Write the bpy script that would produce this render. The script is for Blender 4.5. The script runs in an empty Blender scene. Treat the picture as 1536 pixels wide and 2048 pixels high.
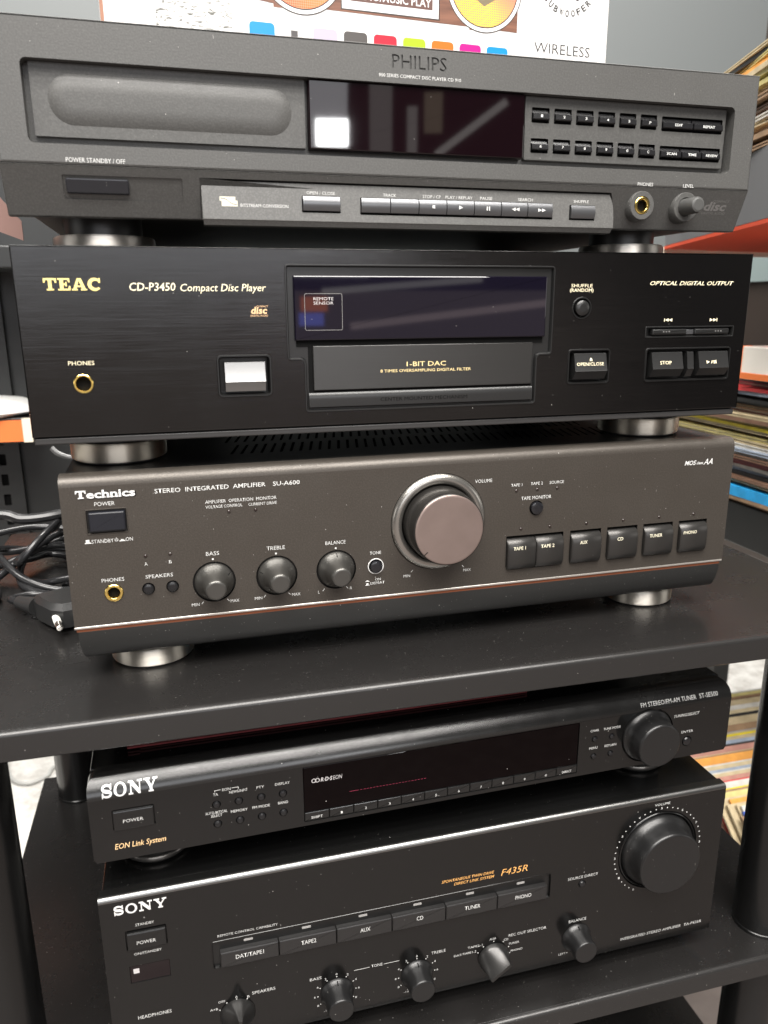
import bpy, bmesh, math, random
from mathutils import Vector, Matrix
R = math.radians
random.seed(7)
SC = bpy.context.scene
COL = SC.collection
MM = 0.001

# ------------------------------------------------------------------ camera
cam = bpy.data.cameras.new('camera'); camo = bpy.data.objects.new('camera', cam); COL.objects.link(camo)
cam.sensor_fit = 'VERTICAL'; cam.sensor_height = 36.0
cam.lens = 1541.1 / 2048 * 36
yaw, pitch, roll = R(-14.44), R(-14.95), R(-0.32)
fw = Vector((-math.sin(yaw) * math.cos(pitch), math.cos(yaw) * math.cos(pitch), math.sin(pitch)))
ri = Vector((math.cos(yaw), math.sin(yaw), 0)); up = ri.cross(fw)
ri2 = math.cos(roll) * ri + math.sin(roll) * up; up2 = -math.sin(roll) * ri + math.cos(roll) * up
camo.matrix_world = Matrix(((ri2.x, up2.x, -fw.x, -0.1382), (ri2.y, up2.y, -fw.y, -0.4384), (ri2.z, up2.z, -fw.z, 0.760), (0, 0, 0, 1)))
cam.clip_start = 0.02; cam.clip_end = 60
cam.dof.use_dof = True; cam.dof.focus_distance = 0.50; cam.dof.aperture_fstop = 11.0
SC.camera = camo

# ------------------------------------------------------------------ light
world = bpy.data.worlds.new('World'); SC.world = world; world.use_nodes = True
bg = world.node_tree.nodes['Background']; bg.inputs[0].default_value = (1.0, 0.985, 0.965, 1); bg.inputs[1].default_value = 0.08

def lamp(name, loc, target, sx, sy, power, color=(1, 0.965, 0.92)):
    l = bpy.data.lights.new(name, 'AREA'); l.shape = 'RECTANGLE'; l.size = sx; l.size_y = sy; l.energy = power; l.color = color
    o = bpy.data.objects.new(name, l); COL.objects.link(o); o.location = loc
    d = Vector(target) - Vector(loc); o.rotation_euler = d.to_track_quat('-Z', 'Y').to_euler()
    return o
for ly, lw in ((-2.75, 26), (-2.25, 34), (-1.75, 60), (-1.25, 78), (-0.75, 78), (-0.25, 30)):
    lamp('ceiling_lamp', (-0.20, ly, 2.55), (-0.20, ly + 0.35, 0), 2.6, 0.26, lw)
lamp('ceiling_lamp', (0.30, 0.85, 2.55), (0.30, 0.80, 0), 1.6, 0.30, 100)
lamp('ceiling_lamp', (-1.7, 0.2, 2.55), (-1.6, 0.2, 0), 0.3, 1.5, 45)
lamp('front_fill_panel', (-0.38, -3.65, 1.47), (-0.2, 0, 1.1), 2.5, 1.12, 32.0, (0.95, 0.96, 1.0))  # panel added for the pale room side mirrored in the displays
lamp('front_fill_panel', (0.0, -3.66, 0.43), (0.0, 0, 0.5), 4.2, 0.82, 5.2, (1.0, 0.84, 0.74))  # low warm panel added in front to brighten the metal feet
lamp('side_fill_panel', (-4.2, -0.9, 1.15), (0, 0.1, 0.6), 2.2, 1.3, 16.0)  # panels added at both sides to brighten feet and side edges
lamp('side_fill_panel', (4.4, -1.6, 1.15), (0, 0.1, 0.6), 2.2, 1.3, 16.0)
lamp('reflection_panel', (0.99, -3.5, 1.63), (0.1, 0, 0.86), 0.11, 0.34, 0.13)  # small panels added behind the camera for broken reflections in the displays
lamp('reflection_panel', (1.15, -3.5, 1.57), (0.1, 0, 0.86), 0.05, 0.26, 0.06)
lamp('reflection_panel', (1.26, -3.5, 1.68), (0.1, 0, 0.86), 0.09, 0.18, 0.05, (1.0, 0.85, 0.6))
lamp('reflection_panel', (1.46, -3.5, 1.62), (0.1, 0, 0.86), 0.42, 0.035, 0.10).rotation_euler.rotate_axis('Z', R(34))
lamp('reflection_panel', (1.23, -3.4, 0.72), (0.1, 0, 0.76), 1.08, 0.035, 0.16, (1.0, 0.78, 0.78)).rotation_euler.rotate_axis('Z', R(6.4))
lamp('reflection_panel', (0.95, -3.4, 0.86), (0.1, 0, 0.76), 0.80, 0.03, 0.12).rotation_euler.rotate_axis('Z', R(4))
lamp('colour_reflection_panel', (0.505, -3.4, 0.772), (0.0, 0, 0.76), 0.13, 0.07, 0.09, (1.0, 0.22, 0.04))  # coloured panels added for the orange and blue reflections in the glass
lamp('colour_reflection_panel', (0.490, -3.4, 0.700), (0.0, 0, 0.76), 0.12, 0.06, 0.09, (0.16, 0.22, 1.0))
lamp('window_lamp', (0.746, -3.5, 1.565), (0.05, 0, 0.83), 0.15, 0.115, 5.0, (1, 1, 1))

SC.view_settings.view_transform = 'Standard'; SC.view_settings.look = 'None'
SC.view_settings.exposure = -0.2; SC.view_settings.gamma = 1.0; SC.view_settings.use_curve_mapping = False
SC.render.engine = 'CYCLES'
SC.cycles.use_denoising = True
SC.cycles.max_bounces = 8

# ------------------------------------------------------------------ materials
MATS = {}
def mat(name, col, rough=0.5, metal=0.0, spec=0.5, coat=0.0, grain=0, bump=0.0, speck=0.0, brush=False, dust=0.0, dust_scale=230, smudge=0.0, dcol=(0.55, 0.53, 0.5), aniso=0.0, vary=0.0):
    if name in MATS: return MATS[name]
    m = bpy.data.materials.new(name); MATS[name] = m; m.use_nodes = True
    nt = m.node_tree; N = nt.nodes; L = nt.links; b = N['Principled BSDF']
    b.inputs['Base Color'].default_value = (*col, 1); b.inputs['Roughness'].default_value = rough; b.inputs['Metallic'].default_value = metal
    b.inputs['Specular IOR Level'].default_value = spec; b.inputs['Coat Weight'].default_value = coat; b.inputs['Coat Roughness'].default_value = 0.05
    if aniso:                                                     # fine horizontal brushing smears reflections up and down
        b.inputs['Anisotropic'].default_value = aniso
        tv = N.new('ShaderNodeCombineXYZ'); tv.inputs[2].default_value = 1.0; L.new(tv.outputs[0], b.inputs['Tangent'])
    tc = N.new('ShaderNodeTexCoord'); last = None
    def colmix(fac, c2, prev, blend='MIX'):
        x = N.new('ShaderNodeMix'); x.data_type = 'RGBA'; x.blend_type = blend
        L.new(fac, x.inputs[0])
        if prev is None: x.inputs[6].default_value = (*col, 1)
        else: L.new(prev, x.inputs[6])
        x.inputs[7].default_value = (*c2, 1)
        return x.outputs[2]
    def ramp(src, lo, hi):
        r = N.new('ShaderNodeMapRange'); L.new(src, r.inputs[0]); r.inputs[1].default_value = lo; r.inputs[2].default_value = hi
        return r.outputs[0]
    if grain:
        nz = N.new('ShaderNodeTexNoise'); nz.inputs['Scale'].default_value = grain; nz.inputs['Detail'].default_value = 3
        if brush:
            mp = N.new('ShaderNodeMapping'); mp.inputs['Scale'].default_value = (0.002, 0.002, 1.0); L.new(tc.outputs['Object'], mp.inputs[0]); L.new(mp.outputs[0], nz.inputs['Vector'])
        else: L.new(tc.outputs['Object'], nz.inputs['Vector'])
        if bump:
            bp = N.new('ShaderNodeBump'); bp.inputs['Strength'].default_value = bump; bp.inputs['Distance'].default_value = 0.0003
            L.new(nz.outputs[0], bp.inputs['Height']); L.new(bp.outputs[0], b.inputs['Normal'])
        if speck:
            last = colmix(ramp(nz.outputs[0], 0.42, 0.72), tuple(min(1, c * (1 + speck)) for c in col), last)
    if vary:
        n3 = N.new('ShaderNodeTexNoise'); n3.inputs['Scale'].default_value = 60; n3.inputs['Detail'].default_value = 4; L.new(tc.outputs['Object'], n3.inputs['Vector'])
        last = colmix(ramp(n3.outputs[0], 0.35, 0.7), tuple(c * (1 - vary) for c in col), last)
    if smudge:
        n2 = N.new('ShaderNodeTexNoise'); n2.inputs['Scale'].default_value = 22; n2.inputs['Detail'].default_value = 5; n2.inputs['Roughness'].default_value = 0.65
        L.new(tc.outputs['Object'], n2.inputs['Vector'])
        rr = N.new('ShaderNodeMapRange'); L.new(n2.outputs[0], rr.inputs[0]); rr.inputs[1].default_value = 0.35; rr.inputs[2].default_value = 0.7
        rr.inputs[3].default_value = max(0.02, rough - smudge); rr.inputs[4].default_value = min(1, rough + smudge); L.new(rr.outputs[0], b.inputs['Roughness'])
    if dust:
        def dustlayer(scale, rad, keep, prev, amt, lint=None):
            v = N.new('ShaderNodeTexVoronoi'); v.inputs['Scale'].default_value = scale
            if lint:
                mp = N.new('ShaderNodeMapping'); mp.inputs['Rotation'].default_value = lint; mp.inputs['Scale'].default_value = (1, 1, 0.16); L.new(tc.outputs['Object'], mp.inputs[0]); L.new(mp.outputs[0], v.inputs['Vector'])
            else: L.new(tc.outputs['Object'], v.inputs['Vector'])
            lt = N.new('ShaderNodeMath'); lt.operation = 'LESS_THAN'; L.new(v.outputs['Distance'], lt.inputs[0]); lt.inputs[1].default_value = rad
            sp = N.new('ShaderNodeSeparateColor'); L.new(v.outputs['Color'], sp.inputs[0])
            gt = N.new('ShaderNodeMath'); gt.operation = 'GREATER_THAN'; L.new(sp.outputs[0], gt.inputs[0]); gt.inputs[1].default_value = keep
            mu = N.new('ShaderNodeMath'); mu.operation = 'MULTIPLY'; L.new(lt.outputs[0], mu.inputs[0]); L.new(gt.outputs[0], mu.inputs[1])
            m2 = N.new('ShaderNodeMath'); m2.operation = 'MULTIPLY'; L.new(mu.outputs[0], m2.inputs[0]); m2.inputs[1].default_value = amt
            return colmix(m2.outputs[0], dcol, prev)
        last = dustlayer(dust_scale, 0.065, 1 - 0.22 * dust, last, 0.8)
        last = dustlayer(dust_scale * 2.3, 0.10, 1 - 0.16 * dust, last, 0.45)
        last = dustlayer(dust_scale * 0.75, 0.03, 1 - 0.10 * dust, last, 0.6, (0.5, 0.9, 0.3))
        last = dustlayer(dust_scale * 0.6, 0.025, 1 - 0.08 * dust, last, 0.5, (-0.8, -1.1, 0.2))
    if last is not None: L.new(last, b.inputs['Base Color'])
    return m

M_PHI = lambda: mat('philips_grey_paint', (0.062, 0.0612, 0.0585), 0.46, grain=1100, bump=0.25, speck=0.35, dust=0.25, smudge=0.05)
M_PHIS = lambda: mat('strip_grey_paint', (0.13, 0.129, 0.124), 0.40, metal=0.25, grain=1100, bump=0.2, speck=0.3, dust=0.08)
M_KEY = lambda: mat('black_key_plastic', (0.009, 0.009, 0.010), 0.26, dust=0.1)
M_SKEY = lambda: mat('grey_key_plastic', (0.13, 0.132, 0.138), 0.30, metal=0.7)
M_BLK = lambda: mat('black_plastic', (0.007, 0.007, 0.007), 0.35)
M_HOLE = lambda: mat('dark_cavity', (0.004, 0.004, 0.004), 0.8, spec=0.1)
M_TEAC = lambda: mat('brushed_black_aluminium', (0.0030, 0.0027, 0.0027), 0.13, metal=0.0, spec=0.6, grain=9000, bump=0.10, brush=True, speck=0.25, dust=0.12, smudge=0.025, aniso=0.4)
M_TEACP = lambda: mat('teac_satin_plastic', (0.013, 0.013, 0.013), 0.30, grain=900, bump=0.08)
M_TRAY = lambda: mat('brushed_tray_aluminium', (0.024, 0.0235, 0.023), 0.28, metal=0.35, spec=0.7, grain=9000, bump=0.10, brush=True, speck=0.25, aniso=0.9)
M_TECH = lambda: mat('bronze_grey_paint', (0.056, 0.0487, 0.0415), 0.40, metal=0.42, grain=1100, bump=0.2, speck=0.3, dust=0.4, smudge=0.06)
M_TECHP = lambda: mat('plinth_black_plastic', (0.022, 0.0217, 0.021), 0.42, grain=800, bump=0.2, dust=0.8, dust_scale=260)
M_SONY = lambda: mat('sony_black_panel', (0.0045, 0.0044, 0.0043), 0.17, spec=0.5, dust=0.22, smudge=0.05)
M_SONYG = lambda: mat('sony_glossy_black', (0.0050, 0.0050, 0.0050), 0.15, spec=0.5, dust=0.35, smudge=0.08)
M_COVER = lambda: mat('black_steel_cover', (0.007, 0.007, 0.007), 0.40, grain=1200, bump=0.15, dust=0.8)
M_GLASS = lambda: mat('dark_red_display_glass', (0.0045, 0.0012, 0.0022), 0.03, spec=0.5, dust=0.12)
M_GLASST = lambda: mat('deep_red_display_glass', (0.0016, 0.0004, 0.0006), 0.03, spec=0.12, dust=0.12)
M_GLASSB = lambda: mat('dark_blue_display_glass', (0.004, 0.003, 0.008), 0.03, spec=0.5, dust=0.1)
M_WHT = lambda: mat('white_print', (0.60, 0.60, 0.585), 0.5)
M_GREYP = lambda: mat('grey_print', (0.16, 0.155, 0.15), 0.5)
M_GOLD = lambda: mat('gold_print', (0.85, 0.68, 0.34), 0.42)
M_PALE = lambda: mat('pale_gold_print', (0.86, 0.78, 0.55), 0.45)
M_ORG = lambda: mat('orange_print', (0.80, 0.42, 0.13), 0.45)
M_BRASS = lambda: mat('gold_plated_brass', (0.95, 0.70, 0.22), 0.22, metal=1.0)
M_CHROME = lambda: mat('champagne_metal', (0.96, 0.92, 0.86), 0.5, metal=1.0, aniso=0.95)
M_FOOT = lambda: mat('brushed_foot_metal', (0.98, 0.91, 0.79), 0.50, metal=1.0, aniso=0.95)
M_SILV = lambda: mat('silver_key', (0.27, 0.27, 0.27), 0.38, metal=0.9)
M_LOGO = lambda: mat('silver_logo', (0.86, 0.86, 0.85), 0.32, metal=0.35)
M_TLOGO = lambda: mat('gold_logo', (0.92, 0.74, 0.28), 0.3, metal=0.45)
M_RACK = lambda: mat('black_laminate', (0.0115, 0.0108, 0.0105), 0.27, spec=0.5, grain=1400, bump=0.06, dust=0.7, dust_scale=330, smudge=0.03)
M_POST = lambda: mat('black_post_plastic', (0.006, 0.006, 0.006), 0.24)
M_RUB = lambda: mat('black_rubber', (0.012, 0.012, 0.012), 0.38, dust=0.2)

# ------------------------------------------------------------------ mesh helpers (millimetres in, metres out)
def link(name, bm, mats, parent=None, smooth=35, loc=None):
    me = bpy.data.meshes.new(name)
    bmesh.ops.scale(bm, vec=(MM, MM, MM), verts=bm.verts)
    bm.to_mesh(me); bm.free()
    for m in (mats if isinstance(mats, (list, tuple)) else [mats]): me.materials.append(m)
    if smooth and len(me.polygons):
        me.shade_smooth(); me.set_sharp_from_angle(angle=R(smooth))
        for q in me.polygons:
            if q.select or len(q.vertices) > 11: q.use_smooth = False; q.select = False
    o = bpy.data.objects.new(name, me); COL.objects.link(o)
    if parent: o.parent = parent
    if loc: o.location = [c * MM for c in loc]
    return o
def tag(o, label=None, cat=None, group=None, kind=None):
    if label: o['label'] = label
    if cat: o['category'] = cat
    if group: o['group'] = group
    if kind: o['kind'] = kind
    return o
def thing(name, label, cat, loc, yaw=0, group=None):
    o = bpy.data.objects.new(name, None); COL.objects.link(o); o.empty_display_size = 0.02
    o.location = [c * MM for c in loc]; o.rotation_euler = (0, 0, R(yaw))
    return tag(o, label, cat, group)

def rrect(u0, v0, u1, v1, r=0.0, n=4):
    if r <= 0: return [(u0, v0), (u1, v0), (u1, v1), (u0, v1)]
    pts = []
    for cx, cy, a0 in ((u1 - r, v0 + r, -90), (u1 - r, v1 - r, 0), (u0 + r, v1 - r, 90), (u0 + r, v0 + r, 180)):
        for i in range(n + 1):
            a = R(a0 + 90 * i / n); pts.append((cx + r * math.cos(a), cy + r * math.sin(a)))
    return pts
def circ(u, v, r, n=28, ry=None):
    return [(u + r * math.cos(2 * math.pi * i / n), v + (ry or r) * math.sin(2 * math.pi * i / n)) for i in range(n)]
def area2(l): return sum(l[i][0] * l[(i + 1) % len(l)][1] - l[(i + 1) % len(l)][0] * l[i][1] for i in range(len(l)))
def offset(loop, d):
    n = len(loop); s = 1 if area2(loop) > 0 else -1; out = []
    for i in range(n):
        p0, p1, p2 = Vector(loop[i - 1]), Vector(loop[i]), Vector(loop[(i + 1) % n])
        e1 = (p1 - p0); e2 = (p2 - p1)
        if e1.length < 1e-9 or e2.length < 1e-9: out.append(tuple(p1)); continue
        e1.normalize(); e2.normalize()
        n1 = Vector((-e1.y, e1.x)) * s; n2 = Vector((-e2.y, e2.x)) * s
        b = n1 + n2
        if b.length < 1e-6: b = n1
        b = b / max(0.4, b.dot(n1)) if b.length else n1
        p = p1 + b * d; out.append((p.x, p.y))
    return out
class Dev:
    """local frame of a device: u right of its centre line, v down from the panel's top, y back from the panel face"""
    def __init__(s, H): s.H = H
    def p(s, u, v, y): return Vector((u, y, s.H - v))
def ring_faces(bm, a, b, mi=0):
    n = len(a); fs = []
    for i in range(n):
        f = bm.faces.new((a[i], a[(i + 1) % n], b[(i + 1) % n], b[i])); f.material_index = mi; fs.append(f)
    return fs
def prism(bm, D, loop, y0, y1, bevel=0.0, back=False, P=None, mi=0):
    P = P or D.p
    rows = []
    if bevel:
        rows.append([bm.verts.new(P(u, v, y0)) for u, v in offset(loop, bevel)])
        rows.append([bm.verts.new(P(u, v, y0 + bevel * 0.35)) for u, v in offset(loop, bevel * 0.3)])
        rows.append([bm.verts.new(P(u, v, y0 + bevel)) for u, v in loop])
    else: rows.append([bm.verts.new(P(u, v, y0)) for u, v in loop])
    rows.append([bm.verts.new(P(u, v, y1)) for u, v in loop])
    f = bm.faces.new(rows[0]); f.material_index = mi; f.select = True
    for a, b in zip(rows, rows[1:]): ring_faces(bm, a, b, mi)
    if back: bm.faces.new(rows[-1]).material_index = mi
    return bm
def fill(bm, loops, P, y, mi=0):
    """flat face bounded by loops (even-odd)"""
    edges = []; vl = []
    for lp in loops:
        vs = [bm.verts.new(P(u, v, y)) for u, v in lp]; vl.append(vs)
        for i in range(len(vs)): edges.append(bm.edges.new((vs[i], vs[(i + 1) % len(vs)])))
    r = bmesh.ops.triangle_fill(bm, use_beauty=True, use_dissolve=False, edges=edges)
    for g in r['geom']:
        if isinstance(g, bmesh.types.BMFace): g.material_index = mi; g.select = True
    return vl
def plate(bm, D, outline, holes=(), y=0.0, thick=3.0, P=None, bevel=0.0, floors=True):
    """panel with real openings; holes: (loop, depth) ; material 1 inside the openings"""
    P = P or D.p
    out2 = offset(outline, bevel) if bevel else outline
    vl = fill(bm, [out2] + [h[0] for h in holes], P, y)
    rows = [vl[0]]
    if bevel:
        rows.append([bm.verts.new(P(u, v, y + bevel * 0.3)) for u, v in offset(outline, bevel * 0.3)])
        rows.append([bm.verts.new(P(u, v, y + bevel)) for u, v in outline])
    rows.append([bm.verts.new(P(u, v, y + thick)) for u, v in outline])
    for a, b in zip(rows, rows[1:]): ring_faces(bm, a, b)
    bm.faces.new(rows[-1])
    for (lp, dep), vs in zip(holes, vl[1:]):
        bk = [bm.verts.new(P(u, v, y + dep)) for u, v in lp]
        ring_faces(bm, vs, bk, 1)
        if floors: bm.faces.new(bk).material_index = 1
    return bm
def lathe(bm, D, u, v, prof, n=40, mi=0, close=True):
    """surface of revolution about the depth axis, prof = [(radius, y), ...] from the panel outward"""
    rows = []
    for r, y in prof:
        rows.append([bm.verts.new(D.p(u + r * math.cos(2 * math.pi * i / n), v + r * math.sin(2 * math.pi * i / n), y)) for i in range(n)])
    for a, b in zip(rows, rows[1:]): ring_faces(bm, a, b, mi)
    if close: bm.faces.new(rows[-1]).material_index = mi
    return bm
def vlathe(bm, x, y, prof, n=40):
    """surface of revolution about a vertical axis, prof = [(radius, z), ...]"""
    rows = [[bm.verts.new((x + r * math.cos(2 * math.pi * i / n), y + r * math.sin(2 * math.pi * i / n), z)) for i in range(n)] for r, z in prof]
    for a, b in zip(rows, rows[1:]): ring_faces(bm, a, b)
    bm.faces.new(rows[0]); bm.faces.new(rows[-1])
    return bm
def sweep(bm, prof, u0, u1, caps=True):
    """profile [(y, z)] swept along X"""
    a = [bm.verts.new((u0, y, z)) for y, z in prof]; b = [bm.verts.new((u1, y, z)) for y, z in prof]
    ring_faces(bm, a, b)
    if caps: bm.faces.new(a); bm.faces.new(b)
    return bm
def box(bm, x0, x1, y0, y1, z0, z1, bev=0.0):
    if not bev:
        vs = [bm.verts.new((x, y, z)) for z in (z0, z1) for x, y in ((x0, y0), (x1, y0), (x1, y1), (x0, y1))]
        bm.faces.new(vs[:4]); bm.faces.new(vs[4:]); ring_faces(bm, vs[:4], vs[4:])
        return bm
    b2 = bmesh.new(); box(b2, x0, x1, y0, y1, z0, z1)
    bmesh.ops.recalc_face_normals(b2, faces=b2.faces)
    bmesh.ops.bevel(b2, geom=list(b2.edges), offset=bev, segments=3, profile=0.5, affect='EDGES')
    for f in b2.faces: f.select = max(abs(c) for c in f.normal) > 0.9999
    me = bpy.data.meshes.new('t'); b2.to_mesh(me); b2.free(); bm.from_mesh(me); bpy.data.meshes.remove(me)
    return bm
def tube(bm, pts, r, n=10, sub=6):
    """smooth cable through points (Catmull-Rom)"""
    P = [Vector(p) for p in pts]; path = []
    for i in range(len(P) - 1):
        p0 = P[max(0, i - 1)]; p1 = P[i]; p2 = P[i + 1]; p3 = P[min(len(P) - 1, i + 2)]
        for k in range(sub):
            t = k / sub
            path.append(0.5 * ((2 * p1) + (-p0 + p2) * t + (2 * p0 - 5 * p1 + 4 * p2 - p3) * t * t + (-p0 + 3 * p1 - 3 * p2 + p3) * t ** 3))
    path.append(P[-1])
    prev = None; rows = []; side = Vector((0, 0, 1))
    for i, p in enumerate(path):
        t = (path[min(i + 1, len(path) - 1)] - path[max(i - 1, 0)]).normalized()
        side = (side - t * side.dot(t))
        if side.length < 1e-4: side = t.orthogonal()
        side.normalize(); o = t.cross(side)
        rows.append([bm.verts.new(p + r * (math.cos(2 * math.pi * k / n) * side + math.sin(2 * math.pi * k / n) * o)) for k in range(n)])
    for a, b in zip(rows, rows[1:]): ring_faces(bm, a, b)
    bm.faces.new(rows[0]); bm.faces.new(rows[-1])
    return bm
def norm(bm):
    bmesh.ops.recalc_face_normals(bm, faces=bm.faces); return bm

# ------------------------------------------------------------------ lettering
def text_mesh(s, offs=0.0, shear=0.0, fill_mode='FRONT', spacing=1.0, res=2):
    c = bpy.data.curves.new('t', 'FONT'); c.body = s; c.size = 1.0; c.offset = offs; c.shear = shear; c.resolution_u = res
    c.dimensions = '2D'; c.fill_mode = fill_mode; c.space_character = spacing
    o = bpy.data.objects.new('t', c); COL.objects.link(o)
    dg = bpy.context.evaluated_depsgraph_get()
    me = bpy.data.meshes.new_from_object(o.evaluated_get(dg), depsgraph=dg)
    bpy.data.objects.remove(o); bpy.data.curves.remove(c)
    return me
_m = text_mesh('H'); CAPH = max(v.co.y for v in _m.vertices); bpy.data.meshes.remove(_m)
def lettering(D, s, u0, u1, v, h, m, parent, y=-0.12, offs=-0.004, shear=0.0, P=None, name='lettering', extra=None, spacing=1.0):
    """flat print: string s from u0 to u1 on baseline v with capital height h"""
    P = P or D.p
    me = text_mesh(s, offs, shear, spacing=spacing)
    bm = bmesh.new(); bm.from_mesh(me); bpy.data.meshes.remove(me)
    xs = [w.co.x for w in bm.verts]; x0, x1 = min(xs), max(xs); sx = (u1 - u0) / (x1 - x0); sy = h / CAPH
    for w in bm.verts: w.co = P(u0 + (w.co.x - x0) * sx, v - w.co.y * sy, y)
    if extra: extra(bm)
    return link(name, bm, m, parent, smooth=0)
def letc(D, s, uc, v, h, m, parent, width=None, **k):
    w = width or h * 0.72 * len(s)
    return lettering(D, s, uc - w / 2, uc + w / 2, v, h, m, parent, **k)
def shapes(D, polys, m, parent, y=-0.12, name='symbol', P=None):
    bm = bmesh.new(); P = P or D.p
    for pl in polys: bm.faces.new([bm.verts.new(P(u, v, y)) for u, v in pl])
    return link(name, bm, m, parent, smooth=0)
def tri(u, v, w, h, right=True):
    return [(u, v - h / 2), (u + w, v), (u, v + h / 2)] if right else [(u + w, v - h / 2), (u, v), (u + w, v + h / 2)]
def sq(u0, v0, u1, v1): return [(u0, v0), (u1, v0), (u1, v1), (u0, v1)]

# hand-drawn slab letters, unit height, y up
def arc(cx, cy, rx, ry, a0, a1, n=12): return [(cx + rx * math.cos(R(a0 + (a1 - a0) * i / n)), cy + ry * math.sin(R(a0 + (a1 - a0) * i / n))) for i in range(n + 1)]
def stroke(pts, ws):
    l, r = [], []
    for i, p in enumerate(pts):
        a = Vector(pts[max(0, i - 1)]); b = Vector(pts[min(len(pts) - 1, i + 1)]); t = (b - a).normalized(); n = Vector((-t.y, t.x)); w = ws[i] if isinstance(ws, list) else ws
        l.append((p[0] + n.x * w / 2, p[1] + n.y * w / 2)); r.append((p[0] - n.x * w / 2, p[1] - n.y * w / 2))
    return l + r[::-1]
def g_S():
    sp = arc(0.60, 0.715, 0.42, 0.205, 30, 255, 12) + arc(0.64, 0.285, 0.42, 0.205, 75, -150, 12)
    ws = []
    n = len(sp)
    for i in range(n):
        t = abs(i / (n - 1) - 0.5) * 2
        ws.append(0.24 - 0.12 * t)
    return 1.24, [stroke(sp, ws), [(1.0, 0.60), (1.12, 0.60), (1.12, 1.0), (1.02, 1.0), (0.93, 0.80)], [(0.24, 0.40), (0.12, 0.40), (0.12, 0.0), (0.22, 0.0), (0.31, 0.2)]]
def g_O(): return 1.5, [('hole', circ(0.75, 0.5, 0.66, 28, 0.52), circ(0.75, 0.5, 0.40, 28, 0.41))]
def g_N(): return 1.66, [[(0.08, 0), (0.56, 0), (0.56, 0.11), (0.40, 0.11), (0.40, 0.70), (1.14, 0), (1.34, 0), (1.34, 0.89), (1.54, 0.89), (1.54, 1), (1.04, 1), (1.04, 0.89), (1.22, 0.89), (1.22, 0.34), (0.52, 1), (0.08, 1), (0.08, 0.89), (0.27, 0.89), (0.27, 0.11), (0.08, 0.11)]]
def g_Y(): return 1.56, [[(0.50, 0), (1.04, 0), (1.04, 0.11), (0.91, 0.11), (0.91, 0.40), (1.30, 0.89), (1.48, 0.89), (1.48, 1), (0.98, 1), (0.98, 0.89), (1.12, 0.89), (0.82, 0.50), (0.54, 0.89), (0.68, 0.89), (0.68, 1), (0.04, 1), (0.04, 0.89), (0.20, 0.89), (0.63, 0.38), (0.63, 0.11), (0.50, 0.11)]]
def g_T(): return 1.12, [[(0.28, 0), (0.84, 0), (0.84, 0.13), (0.70, 0.13), (0.70, 0.84), (0.90, 0.84), (0.96, 0.62), (1.08, 0.62), (1.06, 1), (0.06, 1), (0.04, 0.62), (0.16, 0.62), (0.22, 0.84), (0.42, 0.84), (0.42, 0.13), (0.28, 0.13)]]
def g_E(): return 1.06, [[(0.02, 0), (0.98, 0), (1.0, 0.36), (0.88, 0.36), (0.82, 0.14), (0.46, 0.14), (0.46, 0.43), (0.60, 0.43), (0.62, 0.32), (0.72, 0.32), (0.72, 0.70), (0.62, 0.70), (0.60, 0.57), (0.46, 0.57), (0.46, 0.86), (0.80, 0.86), (0.86, 0.66), (0.97, 0.66), (0.95, 1), (0.02, 1), (0.02, 0.87), (0.17, 0.87), (0.17, 0.13), (0.02, 0.13)]]
def g_A(): return 1.22, [('hole', [(0.0, 0), (0.46, 0), (0.46, 0.13), (0.37, 0.13), (0.42, 0.27), (0.76, 0.27), (0.81, 0.13), (0.72, 0.13), (0.72, 0), (1.20, 0), (1.20, 0.13), (1.10, 0.13), (0.78, 1), (0.46, 1), (0.12, 0.13), (0.0, 0.13)], [(0.46, 0.40), (0.73, 0.40), (0.595, 0.80)])]
def g_C():
    sp = arc(0.62, 0.5, 0.44, 0.42, 42, 318, 22); ws = [0.17 + 0.14 * math.sin(math.pi * i / (len(sp) - 1)) for i in range(len(sp))]
    return 1.16, [stroke(sp, ws), [(0.90, 0.62), (1.04, 0.62), (1.04, 1.02), (0.93, 1.02), (0.84, 0.86)]]
def logo(D, glyphs, u0, u1, v, h, m, parent, y=-0.5, P=None, name='logo', thick=0.5, gap=0.03):
    P = P or D.p
    tot = sum(g()[0] for g in glyphs) + gap * (len(glyphs) - 1); sx = (u1 - u0) / tot; x = 0
    bm = bmesh.new(); lift = 0
    for g in glyphs:
        w, polys = g()
        for k, pl in enumerate(polys):
            loops = [pl[1], pl[2]] if pl[0] == 'hole' else [pl]
            yy = y - 0.02 * k
            loops = [[(u0 + (x + px) * sx, v - py * h) for px, py in lp] for lp in loops]
            vl = fill(bm, loops, P, yy)
            for lp, vs in zip(loops, vl): ring_faces(bm, vs, [bm.verts.new(P(a, b, yy + thick)) for a, b in lp])
        x += w + gap
    return link(name, norm(bm), m, parent, smooth=0)
def font_loops(s, u0, u1, v, h, offs=0.0):
    """outline loops of a string, for engraving"""
    me = text_mesh(s, offs, fill_mode='NONE')
    xs = [w.co.x for w in me.vertices]; x0, x1 = min(xs), max(xs); sx = (u1 - u0) / (x1 - x0); sy = h / CAPH
    adj = {}
    for e in me.edges:
        a, b = e.vertices; adj.setdefault(a, []).append(b); adj.setdefault(b, []).append(a)
    seen = set(); loops = []
    for s0 in adj:
        if s0 in seen: continue
        lp = [s0]; seen.add(s0); cur = s0
        while True:
            nx = [k for k in adj[cur] if k not in seen]
            if not nx: break
            cur = nx[0]; seen.add(cur); lp.append(cur)
        if len(lp) > 2: loops.append([(u0 + (me.vertices[i].co.x - x0) * sx, v - me.vertices[i].co.y * sy) for i in lp])
    bpy.data.meshes.remove(me)
    return loops

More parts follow.
